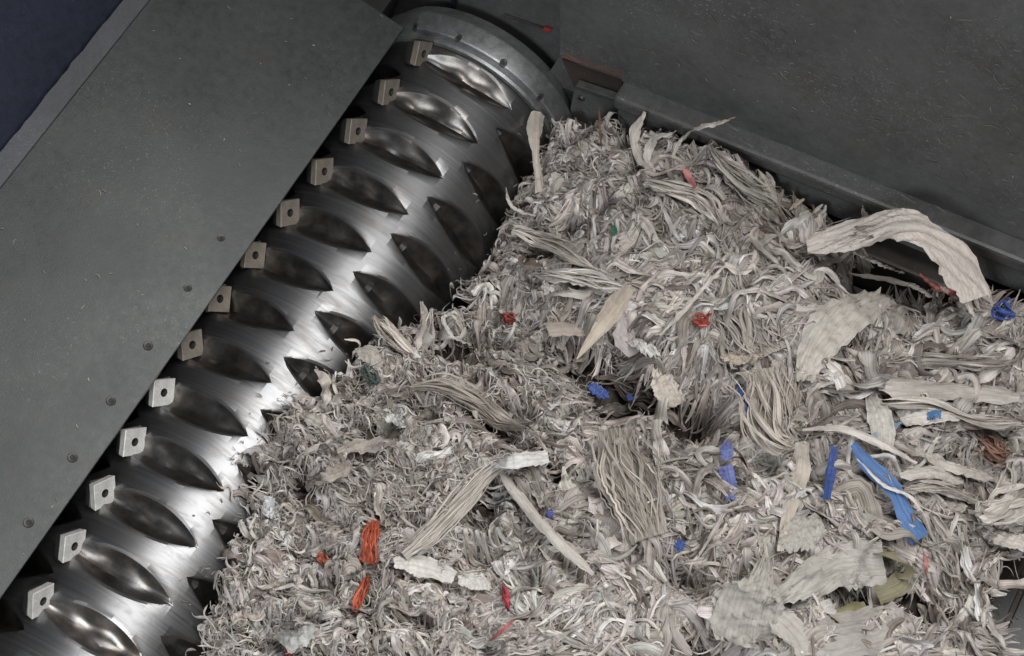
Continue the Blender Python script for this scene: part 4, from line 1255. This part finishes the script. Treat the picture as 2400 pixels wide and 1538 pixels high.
for k, (pts, w) in enumerate((([(2000, 590, .03), (2060, 615, .03), (2120, 640, .01)], 9), ([(1990, 640, .02), (2060, 650, .03), (2140, 668, .03), (2180, 690, 0)], 12))):
    piece('gap_strand', ('upper' if k == 0 else 'lower') + ' of two wavy strands crossing the dark gap under the arch', 'strand', pts, w, PALE, lift=0.02, fold=.3)

# ------------------------------------------------------------------ lint on the steel
def lint(name, label, pts, nor, mat, lo=0.004, hi=0.014, parent=None, seed=5):
    r = np.random.default_rng(seed)
    nor = np.asarray(nor, float)
    a_ = np.cross(nor, (0.31, 0.5, 0.8)); a_ /= np.linalg.norm(a_); b_ = np.cross(nor, a_)
    b = Batch()
    for p in pts:
        K = 6
        an = r.normal(0.3, 0.7); L = r.uniform(lo, hi) * (1.8 if r.uniform() < 0.15 else 1); cv = r.normal(0, 1.2)
        t = np.linspace(-.5, .5, K)
        hd = an + cv * t
        x = np.cumsum(np.cos(hd)) * L / K; y = np.cumsum(np.sin(hd)) * L / K
        C = np.asarray(p) + x[:, None] * a_ + y[:, None] * b_ + nor * 0.0018
        w = r.uniform(0.0008, 0.0024) * np.array([.3, .8, 1, 1, .8, .3])
        d = -np.sin(hd)[:, None] * a_ + np.cos(hd)[:, None] * b_
        V = np.stack([C - d * w[:, None] / 2, C + d * w[:, None] / 2], 1).reshape(-1, 3)
        uv = np.stack([np.tile([0, .002], K), np.repeat(t * L, 2)], -1)
        c = np.array((0.42, 0.40, 0.37)) * r.uniform(0.5, 1.3)
        b.add((V, grid_faces(1, K, 2), uv, np.repeat(c[None], 2 * K, 0)))
    o = link(name, b.mesh(name), M_SHRED)
    tag(o, label, 'lint', kind='stuff')


r = np.random.default_rng(77)
pts = []
while len(pts) < 170:
    px, py = r.uniform(1500, 2400), r.uniform(20, 520)
    if py < 150 + (px - 1460) * 0.385 - 20 and r.uniform() < 0.25 + 0.75 * (py / (150 + (px - 1460) * .385)) ** 2:
        pts.append(on_y(px, py, 0.02))
lint('lint', 'pale specks of lint clinging to the dark end wall', pts, (0, -1, 0), M_SHRED, 0.005, 0.020)
pts = []
while len(pts) < 45:
    px, py = r.uniform(0, 930), r.uniform(0, 1400)
    xe_ = 940 - (py - 60) * 940 / 1360
    xb_ = 350 - py * 350 / 430
    if xb_ + 60 < px < xe_ - 15:
        pts.append(on_z(px, py, ZP))
lint('lint', 'pale specks of lint scattered over the grey cover plate', pts, (0, 0, 1), M_SHRED, 0.003, 0.010, seed=6)
pts = []
while len(pts) < 130:
    k = r.integers(0, 15); f_ = r.uniform()
    ax, ay = POLY[k]; bx, by = POLY[k + 1]
    px, py = ax + (bx - ax) * f_ - abs(r.normal(0, 55)), ay + (by - ay) * f_ - r.uniform(0, 25)
    p = on_cyl(px, py, 0.2)
    if p is None:
        continue
    dth = (math.degrees(math.atan2(p[2], p[0])))
    ok_ = True
    for i_, rg in enumerate(rings):
        if abs(p[1] - YC[i_]) < 0.028 and np.interp(dth, theta, D[i_]) > 0.0:
            ok_ = False
    if ok_:
        pts.append(p)
lint('lint', 'loose fibre bits stuck to the rotor drum beside the heap', pts, (0.45, 0, 0.89), M_SHRED, 0.004, 0.018, seed=9)
pts = [on_n(r.uniform(2200, 2400), r.uniform(1320, 1538), -0.059) for _ in range(40)]
lint('lint', 'pale specks of lint on the bare bed plate', pts, E2, M_SHRED, seed=8)
